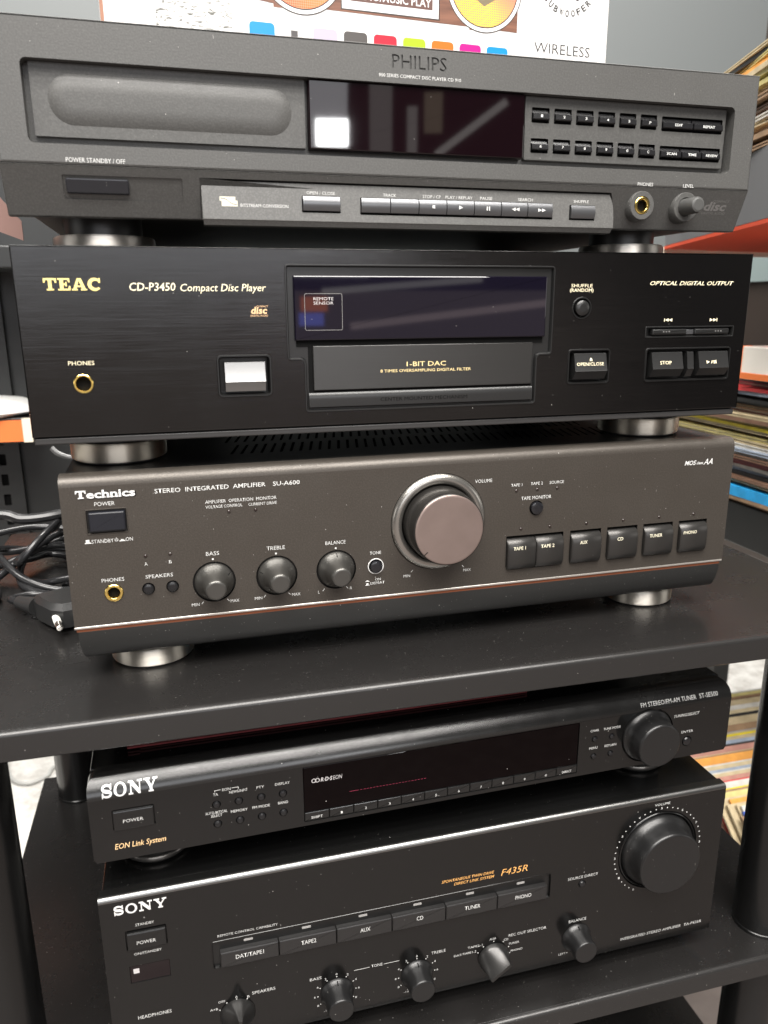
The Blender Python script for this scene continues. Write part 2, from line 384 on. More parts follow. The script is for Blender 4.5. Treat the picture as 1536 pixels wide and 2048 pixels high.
# ------------------------------------------------------------------ shared little parts
def jack(D, t, u, v, ro=5.0, ri=3.7, collar=None, y=0.0):
    bm = bmesh.new()
    lathe(bm, D, u, v, [(ro, y + 0.5), (ro, y - 0.5), (ro - 0.4, y - 0.8), (ri + 0.3, y - 0.8), (ri, y - 0.4), (ri, y + 6)], close=False)
    o = link('headphone_jack', norm(bm), M_BRASS(), t)
    bm = bmesh.new(); lathe(bm, D, u, v, [(ri - 0.05, y + 2.2)], n=24)
    link('socket', bm, M_HOLE(), o)
    return o
def led(D, t, u, v, r=1.0):
    bm = bmesh.new(); lathe(bm, D, u, v, [(r + 0.35, -0.05), (r + 0.3, 0.12)], n=14, close=True)
    o = link('indicator_lamp', bm, M_HOLE(), t)
    bm = bmesh.new(); lathe(bm, D, u, v, [(r, 0.1), (r * 0.85, -0.25), (r * 0.45, -0.5)], n=14)
    link('lens', norm(bm), mat('dark_lamp_lens', (0.02, 0.012, 0.01), 0.12, coat=0.5), o)
    return o
def dotbutton(D, t, u, v, r, hole=None, proud=1.2, m=None, dome=0.3):
    bm = bmesh.new(); lathe(bm, D, u, v, [(r, 2.0), (r, -proud + dome), (r * 0.82, -proud), (r * 0.5, -proud - dome * 0.4)], n=24)
    return link('button', norm(bm), m or M_KEY(), t)
def key(D, t, u0, v0, u1, v1, proud=1.0, back=3.0, r=0.4, bevel=0.35, m=None, name='button', P=None):
    bm = bmesh.new(); prism(bm, D, rrect(u0, v0, u1, v1, r, 2), -proud, back, bevel, P=P)
    return link(name, norm(bm), m or M_KEY(), t)
def bezel(D, t, u0, v0, u1, v1, r, w, proud, m, name='bezel', P=None):
    """raised rounded rim round an opening"""
    bm = bmesh.new(); P = P or D.p; rows = []
    base = rrect(u0, v0, u1, v1, r, 4)
    for k, (d, y) in enumerate(((0, 0.05), (w * 0.2, -proud), (w * 0.65, -proud), (w, 0.8), (w, 3.0))):
        rows.append([bm.verts.new(P(u, v, y)) for u, v in offset(base, d)])
    for a, b in zip(rows, rows[1:]): ring_faces(bm, a, b)
    return link(name, norm(bm), m, t)
def tilted_key(D, t, u0, v0, u1, v1, m, depth=6.0, proud=4.5, fold=0.68, name='button'):
    """key whose upper face leans out to a fold and drops back below it"""
    bm = bmesh.new(); vf = v0 + (v1 - v0) * fold
    prof = [(depth, v0), (-0.6, v0), (-1.0, v0 + 0.3), (-proud + 0.3, vf - 0.6), (-proud, vf), (-proud + 0.5, vf + 0.6), (-0.4, v1), (depth, v1)]
    a = [bm.verts.new(D.p(u0, v, y)) for y, v in prof]; b = [bm.verts.new(D.p(u1, v, y)) for y, v in prof]
    ring_faces(bm, a, b); bm.faces.new(a); bm.faces.new(b)
    return link(name, norm(bm), m, t, smooth=25)
def foot(D, t, u, y, vtop, r, ring_h, mring=None, stem=None):
    """rubber stem under the case with a metal ring standing on whatever is below"""
    H = D.H; zt = H - vtop
    bm = bmesh.new(); vlathe(bm, u, y, [(stem or r * 0.82, ring_h - 0.3), (stem or r * 0.82, zt)], 36)
    o = link('foot', norm(bm), M_RUB(), t)
    bm = bmesh.new(); vlathe(bm, u, y, [(r - 1.2, 0.8), (r - 0.5, 1.3), (r - 0.1, 2.2), (r, ring_h * 0.55), (r - 0.1, ring_h - 1.2), (r - 0.5, ring_h - 0.5), (r - 1.2, ring_h)], 64)
    link('ring', norm(bm), mring or M_FOOT(), o, smooth=50)
    bm = bmesh.new(); vlathe(bm, u, y, [(r - 2.0, 0.0), (r - 2.0, 0.8)], 36)
    link('pad', norm(bm), M_RUB(), o)
    return o
def disc_logo(D, t, u0, u1, v, h, m, P=None, outline=False):
    w = u1 - u0
    lettering(D, 'disc', u0 + w * 0.03, u1 - w * 0.06, v - h * 0.27, h * 0.58, m, t, offs=0.03, P=P, name='logo', shear=0.12)
    lettering(D, 'COMPACT', u0 + w * 0.34, u1, v - h * 0.83, h * 0.16, m, t, offs=0.0, P=P, name='logo', shear=0.15)
    lettering(D, 'DIGITAL AUDIO', u0, u1 - w * 0.02, v, h * 0.17, m, t, offs=0.0, P=P, name='logo', shear=0.1)

# ------------------------------------------------------------------ floor and rack (world millimetres, z from the floor)
class Sub:
    """the same device frame pushed back by dy"""
    def __init__(s, D, dy): s.D = D; s.dy = dy; s.H = D.H
    def p(s, u, v, y): return s.D.p(u, v, y + s.dy)

def carpet_material():
    m = bpy.data.materials.new('pale_grey_carpet'); m.use_nodes = True; nt = m.node_tree; N = nt.nodes; L = nt.links; b = N['Principled BSDF']
    b.inputs['Roughness'].default_value = 0.95; b.inputs['Specular IOR Level'].default_value = 0.1
    tc = N.new('ShaderNodeTexCoord'); n1 = N.new('ShaderNodeTexNoise'); n1.inputs['Scale'].default_value = 28; n1.inputs['Detail'].default_value = 8; n1.inputs['Roughness'].default_value = 0.75
    L.new(tc.outputs['Object'], n1.inputs['Vector'])
    cr = N.new('ShaderNodeValToRGB'); L.new(n1.outputs[0], cr.inputs[0])
    cr.color_ramp.elements[0].position = 0.33; cr.color_ramp.elements[0].color = (0.42, 0.40, 0.37, 1)
    cr.color_ramp.elements[1].position = 0.62; cr.color_ramp.elements[1].color = (0.70, 0.69, 0.66, 1)
    L.new(cr.outputs[0], b.inputs['Base Color'])
    n2 = N.new('ShaderNodeTexNoise'); n2.inputs['Scale'].default_value = 400; L.new(tc.outputs['Object'], n2.inputs['Vector'])
    bp = N.new('ShaderNodeBump'); bp.inputs['Strength'].default_value = 0.6; bp.inputs['Distance'].default_value = 0.003; L.new(n2.outputs[0], bp.inputs['Height']); L.new(bp.outputs[0], b.inputs['Normal'])
    return m
def sheetz(x0, x1, y0, y1, z):
    bm = bmesh.new(); bm.faces.new([bm.verts.new(p) for p in ((x0, y0, z), (x1, y0, z), (x1, y1, z), (x0, y1, z))]); return bm
tag(link('floor', sheetz(-5000, 5000, -7000, 4000, -4), mat('brown_vinyl_floor', (0.105, 0.088, 0.08), 0.5, grain=40, speck=0.3), smooth=0), 'brown shop floor under the rack', kind='structure')
tag(link('carpet', sheetz(-2600, 2800, 170, 1498, 0), carpet_material(), smooth=0), 'pale grey mottled carpet behind the rack', kind='structure')

rack = thing('media_rack', 'black three shelf media rack with round posts carrying the hi-fi', 'rack', (9, 147, 0))
SX, SY = 317, 193
for z in (550, 282, 58):
    bm = bmesh.new(); box(bm, -SX, SX, -SY, SY, z - 17, z, 0.4)
    sh = link('shelf', bm, M_RACK(), rack)
    n = 6; pr = [(-SY - 3.4, z - 16.2), (-SY - 3.4, z - 3.0)] + [(-SY - 3.4 + 3.0 - 3.0 * math.cos(math.pi / 2 * i / n), z - 3.0 + 3.0 * math.sin(math.pi / 2 * i / n)) for i in range(1, n + 1)] + [(-SY + 0.2, z - 0.05), (-SY + 0.2, z - 16.8), (-SY - 2.6, z - 17)]
    bm = bmesh.new(); sweep(bm, pr, -SX, SX); link('edge_band', norm(bm), mat('satin_edge_band', (0.026, 0.025, 0.0245), 0.25, spec=0.6, metal=0.35, grain=1400, bump=0.04, dust=0.4, dust_scale=330), sh, smooth=40)
for sx in (-278, 271):
    for sy in (-163, 159):
        for z0, z1 in ((282, 533), (58, 265), (8, 41)):
            bm = bmesh.new(); n = 96; rows = []
            for z in (z0, z1):
                rows.append([bm.verts.new((sx + (20.3 if k % 2 else 20.0) * math.cos(2 * math.pi * k / n), sy + (20.3 if k % 2 else 20.0) * math.sin(2 * math.pi * k / n), z)) for k in range(n)])
            ring_faces(bm, rows[0], rows[1])
            po = link('post', norm(bm), M_POST(), rack, smooth=40)
            if z0 > 41:
                bm = bmesh.new(); vlathe(bm, sx, sy, [(20.9, z0), (20.9, z0 + 2.5), (20.4, z0 + 3.0)], 48)
                link('collar', norm(bm), M_POST(), po)
        bm = bmesh.new(); vlathe(bm, sx, sy, [(14, -3.9), (18, 3), (18, 8.5)], 32)
        link('glide_foot', norm(bm), M_RUB(), rack)
# ------------------------------------------------------------------ grey compact disc player on top of the stack
D = Dev(103.0); t = thing('compact_disc_player', 'dark grey compact disc player on top of the stack, PHILIPS lettering', 'CD player', (-2.2, 2.2, 790.4), 0.89)
VC, VB, YB = 65.0, 88.25, 10.0
def PS(u, v, y): return D.p(u, v, y + YB * (v - VC) / (VB - VC))
eng = font_loops('PHILIPS', -16.9, 13.9, 10.9, 6.4, 0.006)
bm = bmesh.new()
plate(bm, D, rrect(-215, 0, 215, VC, 0.01, 1), [(rrect(-200.5, 18.3, 199.4, 55.6, 3.0, 5), 8.0)] + [(l, 1.1) for l in eng], thick=10, bevel=1.2)
fp = link('front_panel', norm(bm), [M_PHI(), M_PHI()], t, smooth=30)
lettering(D, 'PHILIPS', -16.9, 13.9, 10.9, 6.4, M_PHI(), t, y=1.0, offs=0.0, name='logo')   # the floor of the engraved name
lettering(D, '900 SERIES COMPACT DISC PLAYER CD 910', -24.1, 22.2, 15.6, 1.6, M_WHT(), t, offs=0.0)
# lower face, leaning back
bm = bmesh.new()
plate(bm, D, rrect(-215, VC, 215, VB, 0.01, 1), [(rrect(-187.2, 69.3, -129.0, 80.1, 0.8, 3), 0.7), ([(-120.4, 68.6), (119.8, 68.6), (121.6, 72), (123.0, 77), (123.6, 82), (123.8, 88.0), (-120.4, 88.0)], 9.0)], thick=6, P=PS, bevel=0.5)
link('lower_panel', norm(bm), [M_PHI(), M_PHI()], t, smooth=30)
lettering(D, 'POWER STANDBY / OFF', -184.2, -156.3, 63.7, 2.1, M_WHT(), t)
bm = bmesh.new(); prism(bm, D, rrect(-185.6, 70.9, -155.6, 77.6, 0.7, 2), -1.6, 3, 0.6, P=PS)
link('button', norm(bm), mat('blue_black_key', (0.02, 0.021, 0.026), 0.3, dust=0.2), t)
lettering(D, 'PHONES', 136.1, 146.6, 64.4, 1.9, M_WHT(), t); lettering(D, 'LEVEL', 167.5, 175.0, 64.4, 1.9, M_WHT(), t)
bm = bmesh.new(); lathe(bm, D, 140.6, 75.3, [(8.9, 8.0), (8.5, 1.2), (7.9, 0.4), (5.4, 0.4), (5.0, 1.0), (5.0, 4)], 40, close=False)
link('jack_collar', norm(bm), M_PHI(), t)
jack(D, t, 140.6, 75.3, 4.9, 3.3, y=1.0)
bm = bmesh.new(); lathe(bm, D, 171.2, 75.4, [(9.2, 8.0), (8.8, 1.2), (8.2, 0.4), (5.6, 0.4), (5.4, 1.5), (5.4, 4)], 40, close=True)
link('knob_collar', norm(bm), M_PHI(), t)
bm = bmesh.new(); lathe(bm, D, 170.6, 75.5, [(4.9, 2.0), (4.7, -11.0), (4.2, -12.2), (3.2, -12.6)], 32)
kn = link('knob', norm(bm), mat('grey_knob_plastic', (0.06, 0.06, 0.058), 0.45), t)
disc_logo(D, t, 186.2, 203.9, 78.6, 8.0, M_GREYP(), P=lambda u, v, y: PS(u, v, y))
# disc tray with its long shallow hollow
T5 = Sub(D, 5.0)
pill = rrect(-190.0, 23.0, -70.6, 46.2, 11.5, 10)
bm = bmesh.new()
vl = fill(bm, [rrect(-197.5, 18.5, -63.4, 51.6, 0.6, 2), pill], T5.p, 0.0)
prev = vl[1]
for d in (0.4, 1.0, 1.8, 2.8, 4.0, 5.4, 7.0, 8.4):
    y = -1.6 * (1 - (1 - d / 8.6) ** 2)
    row = [bm.verts.new(T5.p(u, v, y)) for u, v in offset(pill, d)]; ring_faces(bm, prev, row); prev = row
tr_, br_, bl_, tl_ = prev[0:11], prev[11:22], prev[22:33], prev[33:44]          # flat crown of the bulge, strip by strip
for k in range(10):
    bm.faces.new((tr_[k], tr_[k + 1], br_[9 - k], br_[10 - k])); bm.faces.new((tl_[k], tl_[k + 1], bl_[9 - k], bl_[10 - k]))
bm.faces.new((tl_[10], tr_[0], br_[10], bl_[0]))
lp = rrect(-197.5, 18.5, -63.4, 51.6, 0.6, 2); ring_faces(bm, vl[0], [bm.verts.new(T5.p(u, v, 2.8)) for u, v in lp])
link('disc_tray', norm(bm), M_PHI(), t, smooth=50)
bm = bmesh.new(); prism(bm, D, rrect(-62.0, 18.7, 61.6, 52.3, 0.5, 2), 1.6, 7.5, 0.7)
link('display_window', norm(bm), M_GLASS(), t)
# key field
holes = []; keys = []
for row, (v0, v1) in enumerate(((24.3, 32.3), (40.4, 48.2))):
    for i in range(6):
        u0 = 67.5 + 14.12 * i; holes.append((rrect(u0, v0, u0 + 11.0, v1, 0.5, 2), 2.6)); keys.append((u0, v0, u0 + 11.0, v1, '12345P67890C'[row * 6 + i], 1.3))
    holes.append((rrect(152.6, v0 + 0.3, 195.0, v1 + 0.4, 0.6, 2), 2.6))
keys += [(152.6, 24.6, 173.8, 32.7, 'EDIT', 5.3), (173.8, 24.6, 195.0, 32.7, 'REPEAT', 8.3), (152.6, 40.7, 167.2, 48.6, 'SCAN', 6.8), (167.2, 40.7, 181.3, 48.6, 'TIME', 5.8), (181.3, 40.7, 195.0, 48.6, 'REVIEW', 8.2)]
bm = bmesh.new(); plate(bm, T5, rrect(63.4, 18.5, 197.4, 52.2, 0.8, 2), holes, thick=2.9, bevel=0.4)
link('key_panel', norm(bm), [M_PHI(), M_HOLE()], t, smooth=30)
for u0, v0, u1, v1, s, w in keys:
    bm = bmesh.new(); a0, a1 = u0 + 0.45, u1 - 0.45; h = v1 - v0
    prof = [(2.5, v0 + 0.9), (1.2, v0 + 1.0), (0.5, v0 + h * 0.33), (-1.1, v0 + h * 0.38), (-1.3, v0 + h * 0.42), (-1.7, v0 + h * 0.74), (-1.3, v0 + h * 0.80), (2.5, v1 - 0.5)]
    a = [bm.verts.new(T5.p(a0, v, y)) for y, v in prof]; b = [bm.verts.new(T5.p(a1, v, y)) for y, v in prof]
    ring_faces(bm, a, b); bm.faces.new(a); bm.faces.new(b)
    k = link('button', norm(bm), M_KEY(), t, smooth=20)
    letc(D, s, (u0 + u1) / 2, v0 + h * 0.66, 1.35, M_WHT(), k, width=w, y=3.05, offs=0.02)
TS = Sub(D, 3.0)
# grey control strip along the bottom
strip = [(-119.7, 69.4), (119.6, 69.4), (121.2, 72.5), (122.6, 77.0), (123.2, 82.0), (123.4, 88.5), (-119.7, 88.5)]
bounds = [-34.2, -17.4, -0.8, 15.8, 32.5, 49.3, 65.8, 82.0]
holes = [(rrect(-66.9, 75.5, -45.6, 84.0, 0.4, 2), 2.5), (rrect(-34.4, 75.5, 82.4, 84.4, 0.4, 2), 2.5), (rrect(93.3, 76.0, 110.2, 84.4, 0.4, 2), 2.5)]
bm = bmesh.new(); plate(bm, TS, strip, holes, thick=5, bevel=0.3)
a = [bm.verts.new(TS.p(u, 88.2, y)) for u, y in ((-119.5, 0.35), (123.2, 0.35))]; b = [bm.verts.new(TS.p(u, 91.0, y)) for u, y in ((-119.2, 2.6), (122.8, 2.6))]; c = [bm.verts.new(TS.p(u, 91.4, y)) for u, y in ((-119.2, 8), (122.8, 8))]
for r0, r1 in ((a, b), (b, c)): bm.faces.new((r0[0], r0[1], r1[1], r1[0]))
st = link('control_strip', norm(bm), [M_PHIS(), M_HOLE()], t, smooth=40)
def roundkey(u0, v0, u1, v1):
    bm = bmesh.new(); n = 8; prof = [(2.4, v0)] + [(-0.2 - 1.5 * math.sin(math.pi * (0.12 + 0.76 * i / n)), v0 + (v1 - v0) * i / n) for i in range(n + 1)] + [(2.4, v1)]
    a = [bm.verts.new(TS.p(u0, v, y)) for y, v in prof]; b = [bm.verts.new(TS.p(u1, v, y)) for y, v in prof]
    ring_faces(bm, a, b); bm.faces.new(a); bm.faces.new(b)
    return link('button', norm(bm), M_SKEY(), t, smooth=40)
roundkey(-66.4, 75.8, -46.0, 83.0); roundkey(94.0, 76.3, 109.8, 83.4)
ks = [roundkey(bounds[i] + 0.25, 75.8, bounds[i + 1] - 0.25, 83.2) for i in range(7)]
T33 = Sub(D, 1.2)
shapes(T33, [sq(7.0, 78.6, 8.6, 80.2)], M_WHT(), ks[2], y=-0.1); shapes(T33, [tri(23.0, 79.4, 2.4, 2.2)], M_WHT(), ks[3], y=-0.1)
shapes(T33, [sq(39.8, 78.4, 40.5, 80.6), sq(41.2, 78.4, 41.9, 80.6)], M_WHT(), ks[4], y=-0.1)
shapes(T33, [tri(55.4, 79.5, 2.4, 2.0, False), tri(57.9, 79.5, 2.4, 2.0, False)], M_WHT(), ks[5], y=-0.1)
shapes(T33, [tri(72.2, 79.6, 2.4, 2.0), tri(74.7, 79.6, 2.4, 2.0)], M_WHT(), ks[6], y=-0.1)
for s, u0, u1 in (('OPEN / CLOSE', -64.2, -48.6), ('TRACK', -21.4, -13.8), ('STOP / CP', 1.7, 12.4), ('PLAY / REPLAY', 15.3, 31.7), ('PAUSE', 36.3, 43.8), ('SEARCH', 60.0, 69.4), ('SHUFFLE', 95.8, 105.8)):
    lettering(TS, s, u0, u1, 74.7, 1.55, M_WHT(), t, offs=0.0)
lettering(TS, 'BITSTREAM CONVERSION', -99.8, -74.3, 82.0, 1.6, M_WHT(), t, offs=0.0)
shapes(TS, [[(-110.6, 77.1), (-102.4, 77.1), (-102.4, 79.0), (-101.3, 79.0), (-101.3, 81.9), (-109.6, 81.9), (-109.6, 79.2), (-110.6, 79.2)]], mat('cream_print', (0.62, 0.60, 0.50), 0.5), t, name='logo')
cv = [(-110.2 + 8.6 * i / 12, 77.9 + 3.0 / (1 + math.exp(-(i - 6) * 0.8))) for i in range(13)]
shapes(TS, [[(cv[i][0], cv[i][1] - 0.16), (cv[i + 1][0], cv[i + 1][1] - 0.16), (cv[i + 1][0], cv[i + 1][1] + 0.16), (cv[i][0], cv[i][1] + 0.16)] for i in range(12)], M_PHIS(), t, y=-0.2, name='logo')
# case
bm = bmesh.new(); box(bm, -208, 208, 10.5, 290, D.H - 85.5, D.H - 1.2, 1.0)
link('chassis', bm, mat('brown_grey_steel', (0.075, 0.066, 0.06), 0.55, grain=700, bump=0.3, speck=0.5), t)
for u in (-172.5, 157): foot(D, t, u, 48, 85.6, 27.5, 7.6, M_CHROME(), 21)
for u in (-172.5, 157): foot(D, t, u, 250, 85.6, 27.5, 7.6, M_CHROME(), 21)
# ------------------------------------------------------------------ brushed black compact disc player, second from the top
D = Dev(118.7); t = thing('compact_disc_player', 'brushed black compact disc player with gold TEAC logo, second from the top', 'CD player', (0, 0, 672.0), 0.0)
REC = [(-80.2, 8.6), (80.3, 8.6), (80.3, 59.4), (70.8, 59.4), (70.8, 88.8), (-70.8, 88.8), (-70.8, 59.4), (-80.2, 59.4)]
def roundpoly(lp, r, n=3):
    out = []; N = len(lp)
    for i in range(N):
        a, b, c = Vector(lp[i - 1]), Vector(lp[i]), Vector(lp[(i + 1) % N]); p = b + (a - b).normalized() * r; q = b + (c - b).normalized() * r
        for k in range(n + 1):
            s = k / n; w = (1 - s) ** 2 * p + 2 * s * (1 - s) * b + s * s * q; out.append((w.x, w.y))
    return out
RECR = roundpoly(REC, 2.2)
holes = [(RECR, 6.0), (circ(-189.1, 69.5, 5.2), 6), (rrect(-118.4, 57.3, -90.8, 78.0, 2.2), 7), (circ(99.3, 32.3, 5.6), 5), (rrect(93.0, 57.9, 119.6, 77.2, 1.6), 7), (rrect(146.7, 58.2, 206.6, 77.2, 1.6), 7), (rrect(145.0, 44.5, 208.0, 50.2, 0.8), 3.5)]
bm = bmesh.new(); plate(bm, D, rrect(-217.5, 0, 217.5, 97.2, 0.01, 1), holes, thick=9, bevel=0.7)
link('front_panel', norm(bm), [M_TEAC(), M_BLK()], t, smooth=30)
bm = bmesh.new(); box(bm, -216.8, 216.2, 1.2, 12, D.H - 101.6, D.H - 97.9, 0.8)
link('bottom_rail', bm, mat('rail_black', (0.03, 0.029, 0.029), 0.35), t)
bm = bmesh.new(); box(bm, -215, 215, 2.5, 12, D.H - 97.95, D.H - 97.15)
link('rail_gap', bm, M_HOLE(), t)
logo(D, [g_T, g_E, g_A, g_C], -203.6, -175.2, 22.0, 6.0, M_TLOGO(), t, y=-0.8, thick=0.9)
def serifs(u0, u1, v, h, m): pass
lettering(D, 'CD-P3450', -161.8, -138.5, 22.1, 3.9, M_PALE(), t, shear=0.12, offs=0.006)
lettering(D, 'Compact Disc Player', -136.0, -90.9, 22.4, 3.7, M_PALE(), t, shear=0.2, offs=0.0)
disc_logo(D, t, -99.9, -90.2, 35.8, 5.9, mat('copper_print', (0.72, 0.46, 0.25), 0.5))
lettering(D, 'PHONES', -195.7, -182.7, 59.8, 2.1, M_PALE(), t, offs=0.0)
jack(D, t, -189.1, 69.5, 5.0, 3.7)
def loop_bezel(loop, w, proud, m, name='bezel', inner=3.0):
    bm = bmesh.new(); rows = []
    for d, y in ((0, 0.1), (w * 0.2, -proud), (w * 0.6, -proud), (w, 0.6), (w, inner)): rows.append([bm.verts.new(D.p(u, v, y)) for u, v in offset(loop, d)])
    for a, b in zip(rows, rows[1:]): ring_faces(bm, a, b)
    return link(name, norm(bm), m, t)
# silver power key
loop_bezel(rrect(-119.7, 56.0, -89.6, 79.2, 2.8), 1.7, 0.9, M_BLK(), inner=6.5)
tilted_key(D, t, -115.4, 60.0, -93.4, 76.0, M_SILV(), proud=3.2, fold=0.66)
# display and tray opening
loop_bezel(roundpoly(offset(REC, -0.5), 2.4), 1.4, 0.5, M_TEACP(), 'tray_bezel', inner=2.0)
bm = bmesh.new(); prism(bm, D, offset(RECR, 0.9), 2.0, 6.0)
link('recess_frame', norm(bm), M_TEACP(), t)
bm = bmesh.new(); prism(bm, D, rrect(-76.0, 14.2, 75.7, 49.0, 0.4, 2), -0.4, 3, 0.6)
gl = link('display_window', norm(bm), M_GLASSB(), t)
rs = rrect(-70.2, 23.6, -48.8, 43.6, 1.0, 3); rs2 = offset(rs, 0.3)
shapes(D, [[rs[i], rs[(i + 1) % len(rs)], rs2[(i + 1) % len(rs)], rs2[i]] for i in range(len(rs))], M_GREYP(), gl, y=-0.5, name='sensor_outline')
lettering(D, 'REMOTE', -65.1, -53.8, 27.3, 1.6, mat('dim_white_print', (0.5, 0.48, 0.48), 0.5), gl, y=-0.5); lettering(D, 'SENSOR', -65.1, -53.8, 29.6, 1.6, mat('dim_white_print', (0.5, 0.48, 0.48), 0.5), gl, y=-0.5)
bm = bmesh.new(); prism(bm, D, rrect(-75.2, 48.0, 75.0, 52.6, 0.1, 1), 1.6, 5)
link('tray_gap', norm(bm), M_HOLE(), t)
bm = bmesh.new(); prism(bm, D, rrect(-68.6, 49.5, 68.8, 78.6, 0.1, 1), 1.7, 5)
link('tray_gap', norm(bm), M_HOLE(), t)
bm = bmesh.new(); prism(bm, D, rrect(-66.0, 52.2, 68.2, 77.0, 0.3, 2), 0.2, 5, 0.35)
tr = link('disc_tray', norm(bm), M_TRAY(), t)
lettering(D, '1-BIT DAC', -11.1, 13.0, 64.6, 2.6, M_GOLD(), tr, y=0.08, offs=0.0); lettering(D, '8 TIMES OVERSAMPLING DIGITAL FILTER', -26.9, 28.8, 67.8, 1.6, M_GOLD(), tr, y=0.08, offs=0.0)
bm = bmesh.new(); n = 8; prof = [(4, 78.2)] + [(1.0 - 1.6 * math.sin(math.pi / 2 * i / n), 78.2 + 4.0 * (1 - math.cos(math.pi / 2 * i / n))) for i in range(n + 1)] + [(-0.6, 86.4), (0.4, 87.0), (4, 87.2)]
a = [bm.verts.new(D.p(-69.0, v, y)) for y, v in prof]; b = [bm.verts.new(D.p(68.8, v, y)) for y, v in prof]; ring_faces(bm, a, b); bm.faces.new(a); bm.faces.new(b)
lp_ = link('tray_lip', norm(bm), M_TEACP(), t, smooth=50)
lettering(D, 'CENTER MOUNTED MECHANISM', -27.2, 26.5, 84.2, 2.0, M_HOLE(), lp_, y=-0.68, offs=0.0)
# right hand controls
lettering(D, 'SHUFFLE', 91.6, 105.7, 20.3, 1.9, M_PALE(), t, offs=0.0); lettering(D, '(RANDOM)', 90.8, 106.5, 22.9, 1.9, M_PALE(), t, offs=0.01)
bm = bmesh.new(); lathe(bm, D, 99.3, 32.4, [(6.7, 0.1), (6.3, -0.5), (5.8, -0.5), (5.2, 0.6), (5.2, 4)], 36, close=False); link('bezel', norm(bm), M_BLK(), t)
dotbutton(D, t, 99.3, 32.4, 4.5, proud=2.0, m=M_TEACP(), dome=0.6)
lettering(D, 'OPTICAL DIGITAL OUTPUT', 145.0, 204.8, 19.0, 2.3, M_PALE(), t, shear=0.3, offs=0.008)
shapes(D, [sq(156.9, 39.0, 157.4, 41.0), tri(157.5, 40.0, 2.6, 2.0, False), tri(160.1, 40.0, 2.6, 2.0, False)], M_PALE(), t); shapes(D, [tri(190.0, 40.2, 2.5, 2.0), tri(192.5, 40.2, 2.5, 2.0), sq(195.0, 39.2, 195.5, 41.2)], M_PALE(), t)
loop_bezel(rrect(144.2, 43.8, 208.6, 50.9, 0.8), 1.1, 0.3, M_TEACP())
for u0, u1 in ((149.0, 173.4), (179.4, 204.5)):
    k = key(D, t, u0, 45.6, u1, 49.0, proud=0.9, m=M_TEACP(), bevel=0.7)
    for q in range(3):
        c = (u0 + u1) / 2 - 2 + q * 2 + (4 if u0 > 175 else -3); shapes(D, [sq(c, 46.7, c + 0.9, 47.5)], M_GREYP(), k, y=-1.0)
bm = bmesh.new(); prism(bm, D, rrect(173.6, 46.0, 179.2, 49.0, 0.3, 2), 0.4, 3, 0.3); link('key_divider', norm(bm), M_SKEY(), t)
loop_bezel(rrect(91.8, 56.8, 120.8, 78.3, 2.2), 1.5, 0.7, M_BLK(), inner=6)
k = tilted_key(D, t, 95.6, 59.4, 117.4, 75.2, M_TEACP(), proud=4.0)
lettering(D, 'OPEN/CLOSE', 96.8, 115.2, 66.8, 1.9, M_PALE(), k, P=lambda u, v, y: D.p(u, v, -1.15 - 2.85 * (v - 59.7) / 9.85), offs=0.0)
shapes(D, [[(105.6, 63.4), (107.6, 63.4), (106.6, 62.0)], sq(105.6, 63.7, 107.6, 64.1)], M_PALE(), k, P=lambda u, v, y: D.p(u, v, -1.2 - 2.85 * (v - 59.7) / 9.85))
loop_bezel(rrect(145.4, 57.0, 207.9, 78.3, 2.2), 1.5, 0.7, M_BLK(), inner=6)
k1 = tilted_key(D, t, 149.4, 59.8, 171.4, 75.0, M_TEACP(), proud=4.0); k2 = tilted_key(D, t, 183.2, 59.8, 205.0, 75.0, M_TEACP(), proud=4.0)
tilted_key(D, t, 175.0, 59.8, 179.6, 75.4, M_TEACP(), proud=3.2, name='key_divider')
PK = lambda u, v, y: D.p(u, v, -1.15 - 2.85 * (v - 60.1) / 9.5)
lettering(D, 'STOP', 154.8, 163.0, 67.2, 2.0, M_PALE(), k1, P=PK, offs=0.0)
shapes(D, [tri(188.6, 66.4, 2.4, 2.0), [(192.0, 67.4), (192.5, 67.4), (193.1, 65.4), (192.6, 65.4)], sq(193.8, 65.4, 194.5, 67.4), sq(195.1, 65.4, 195.8, 67.4)], M_PALE(), k2, P=PK)
bm = bmesh.new(); box(bm, -215, 215, 9.3, 290, D.H - 101.0, D.H - 0.25, 0.8)
link('chassis', bm, M_COVER(), t)
for u in (-178.5, 178): foot(D, t, u, 53, 101.1, 28.0, 12.0, M_FOOT(), 24)
for u in (-178.5, 178): foot(D, t, u, 245, 101.1, 28.0, 12.0, M_FOOT(), 24)
# ------------------------------------------------------------------ bronze grey amplifier on the upper shelf
D = Dev(122.4); t = thing('stereo_amplifier', 'bronze grey integrated amplifier with big volume knob standing on the upper shelf, Technics logo', 'amplifier', (8.0, -0.1, 550.0), 1.17)
RT = 6.0
kh = [(48.0, 88.6), (93.6, 116.4), (121.0, 144.0), (148.6, 171.6), (176.4, 198.8)]
kloop = lambda a, b: [(a, 55.7), (b, 55.7), (b, 76.0), (b - 0.8, 77.8), (b - 3.0, 78.6), (a + 3.0, 78.6), (a + 0.8, 77.8), (a, 76.0)]
holes = [(circ(1.7, 42.1, 31.0, 56), 4), (circ(-136.5, 67.2, 12.4), 3), (circ(-100.0, 67.0, 12.4), 3), (circ(-63.8, 66.9, 12.4), 3), (rrect(-203.2, 18.7, -181.0, 33.2, 1.0), 1.2), (circ(-192.2, 68.0, 5.2), 6),
         (circ(-173.4, 67.6, 3.6, 20), 3), (circ(-160.1, 67.5, 3.6, 20), 3), (circ(-39.0, 67.2, 4.7, 24), 3), (circ(68.2, 38.1, 4.9, 24), 3)] + [(kloop(a, b), 6) for a, b in kh]
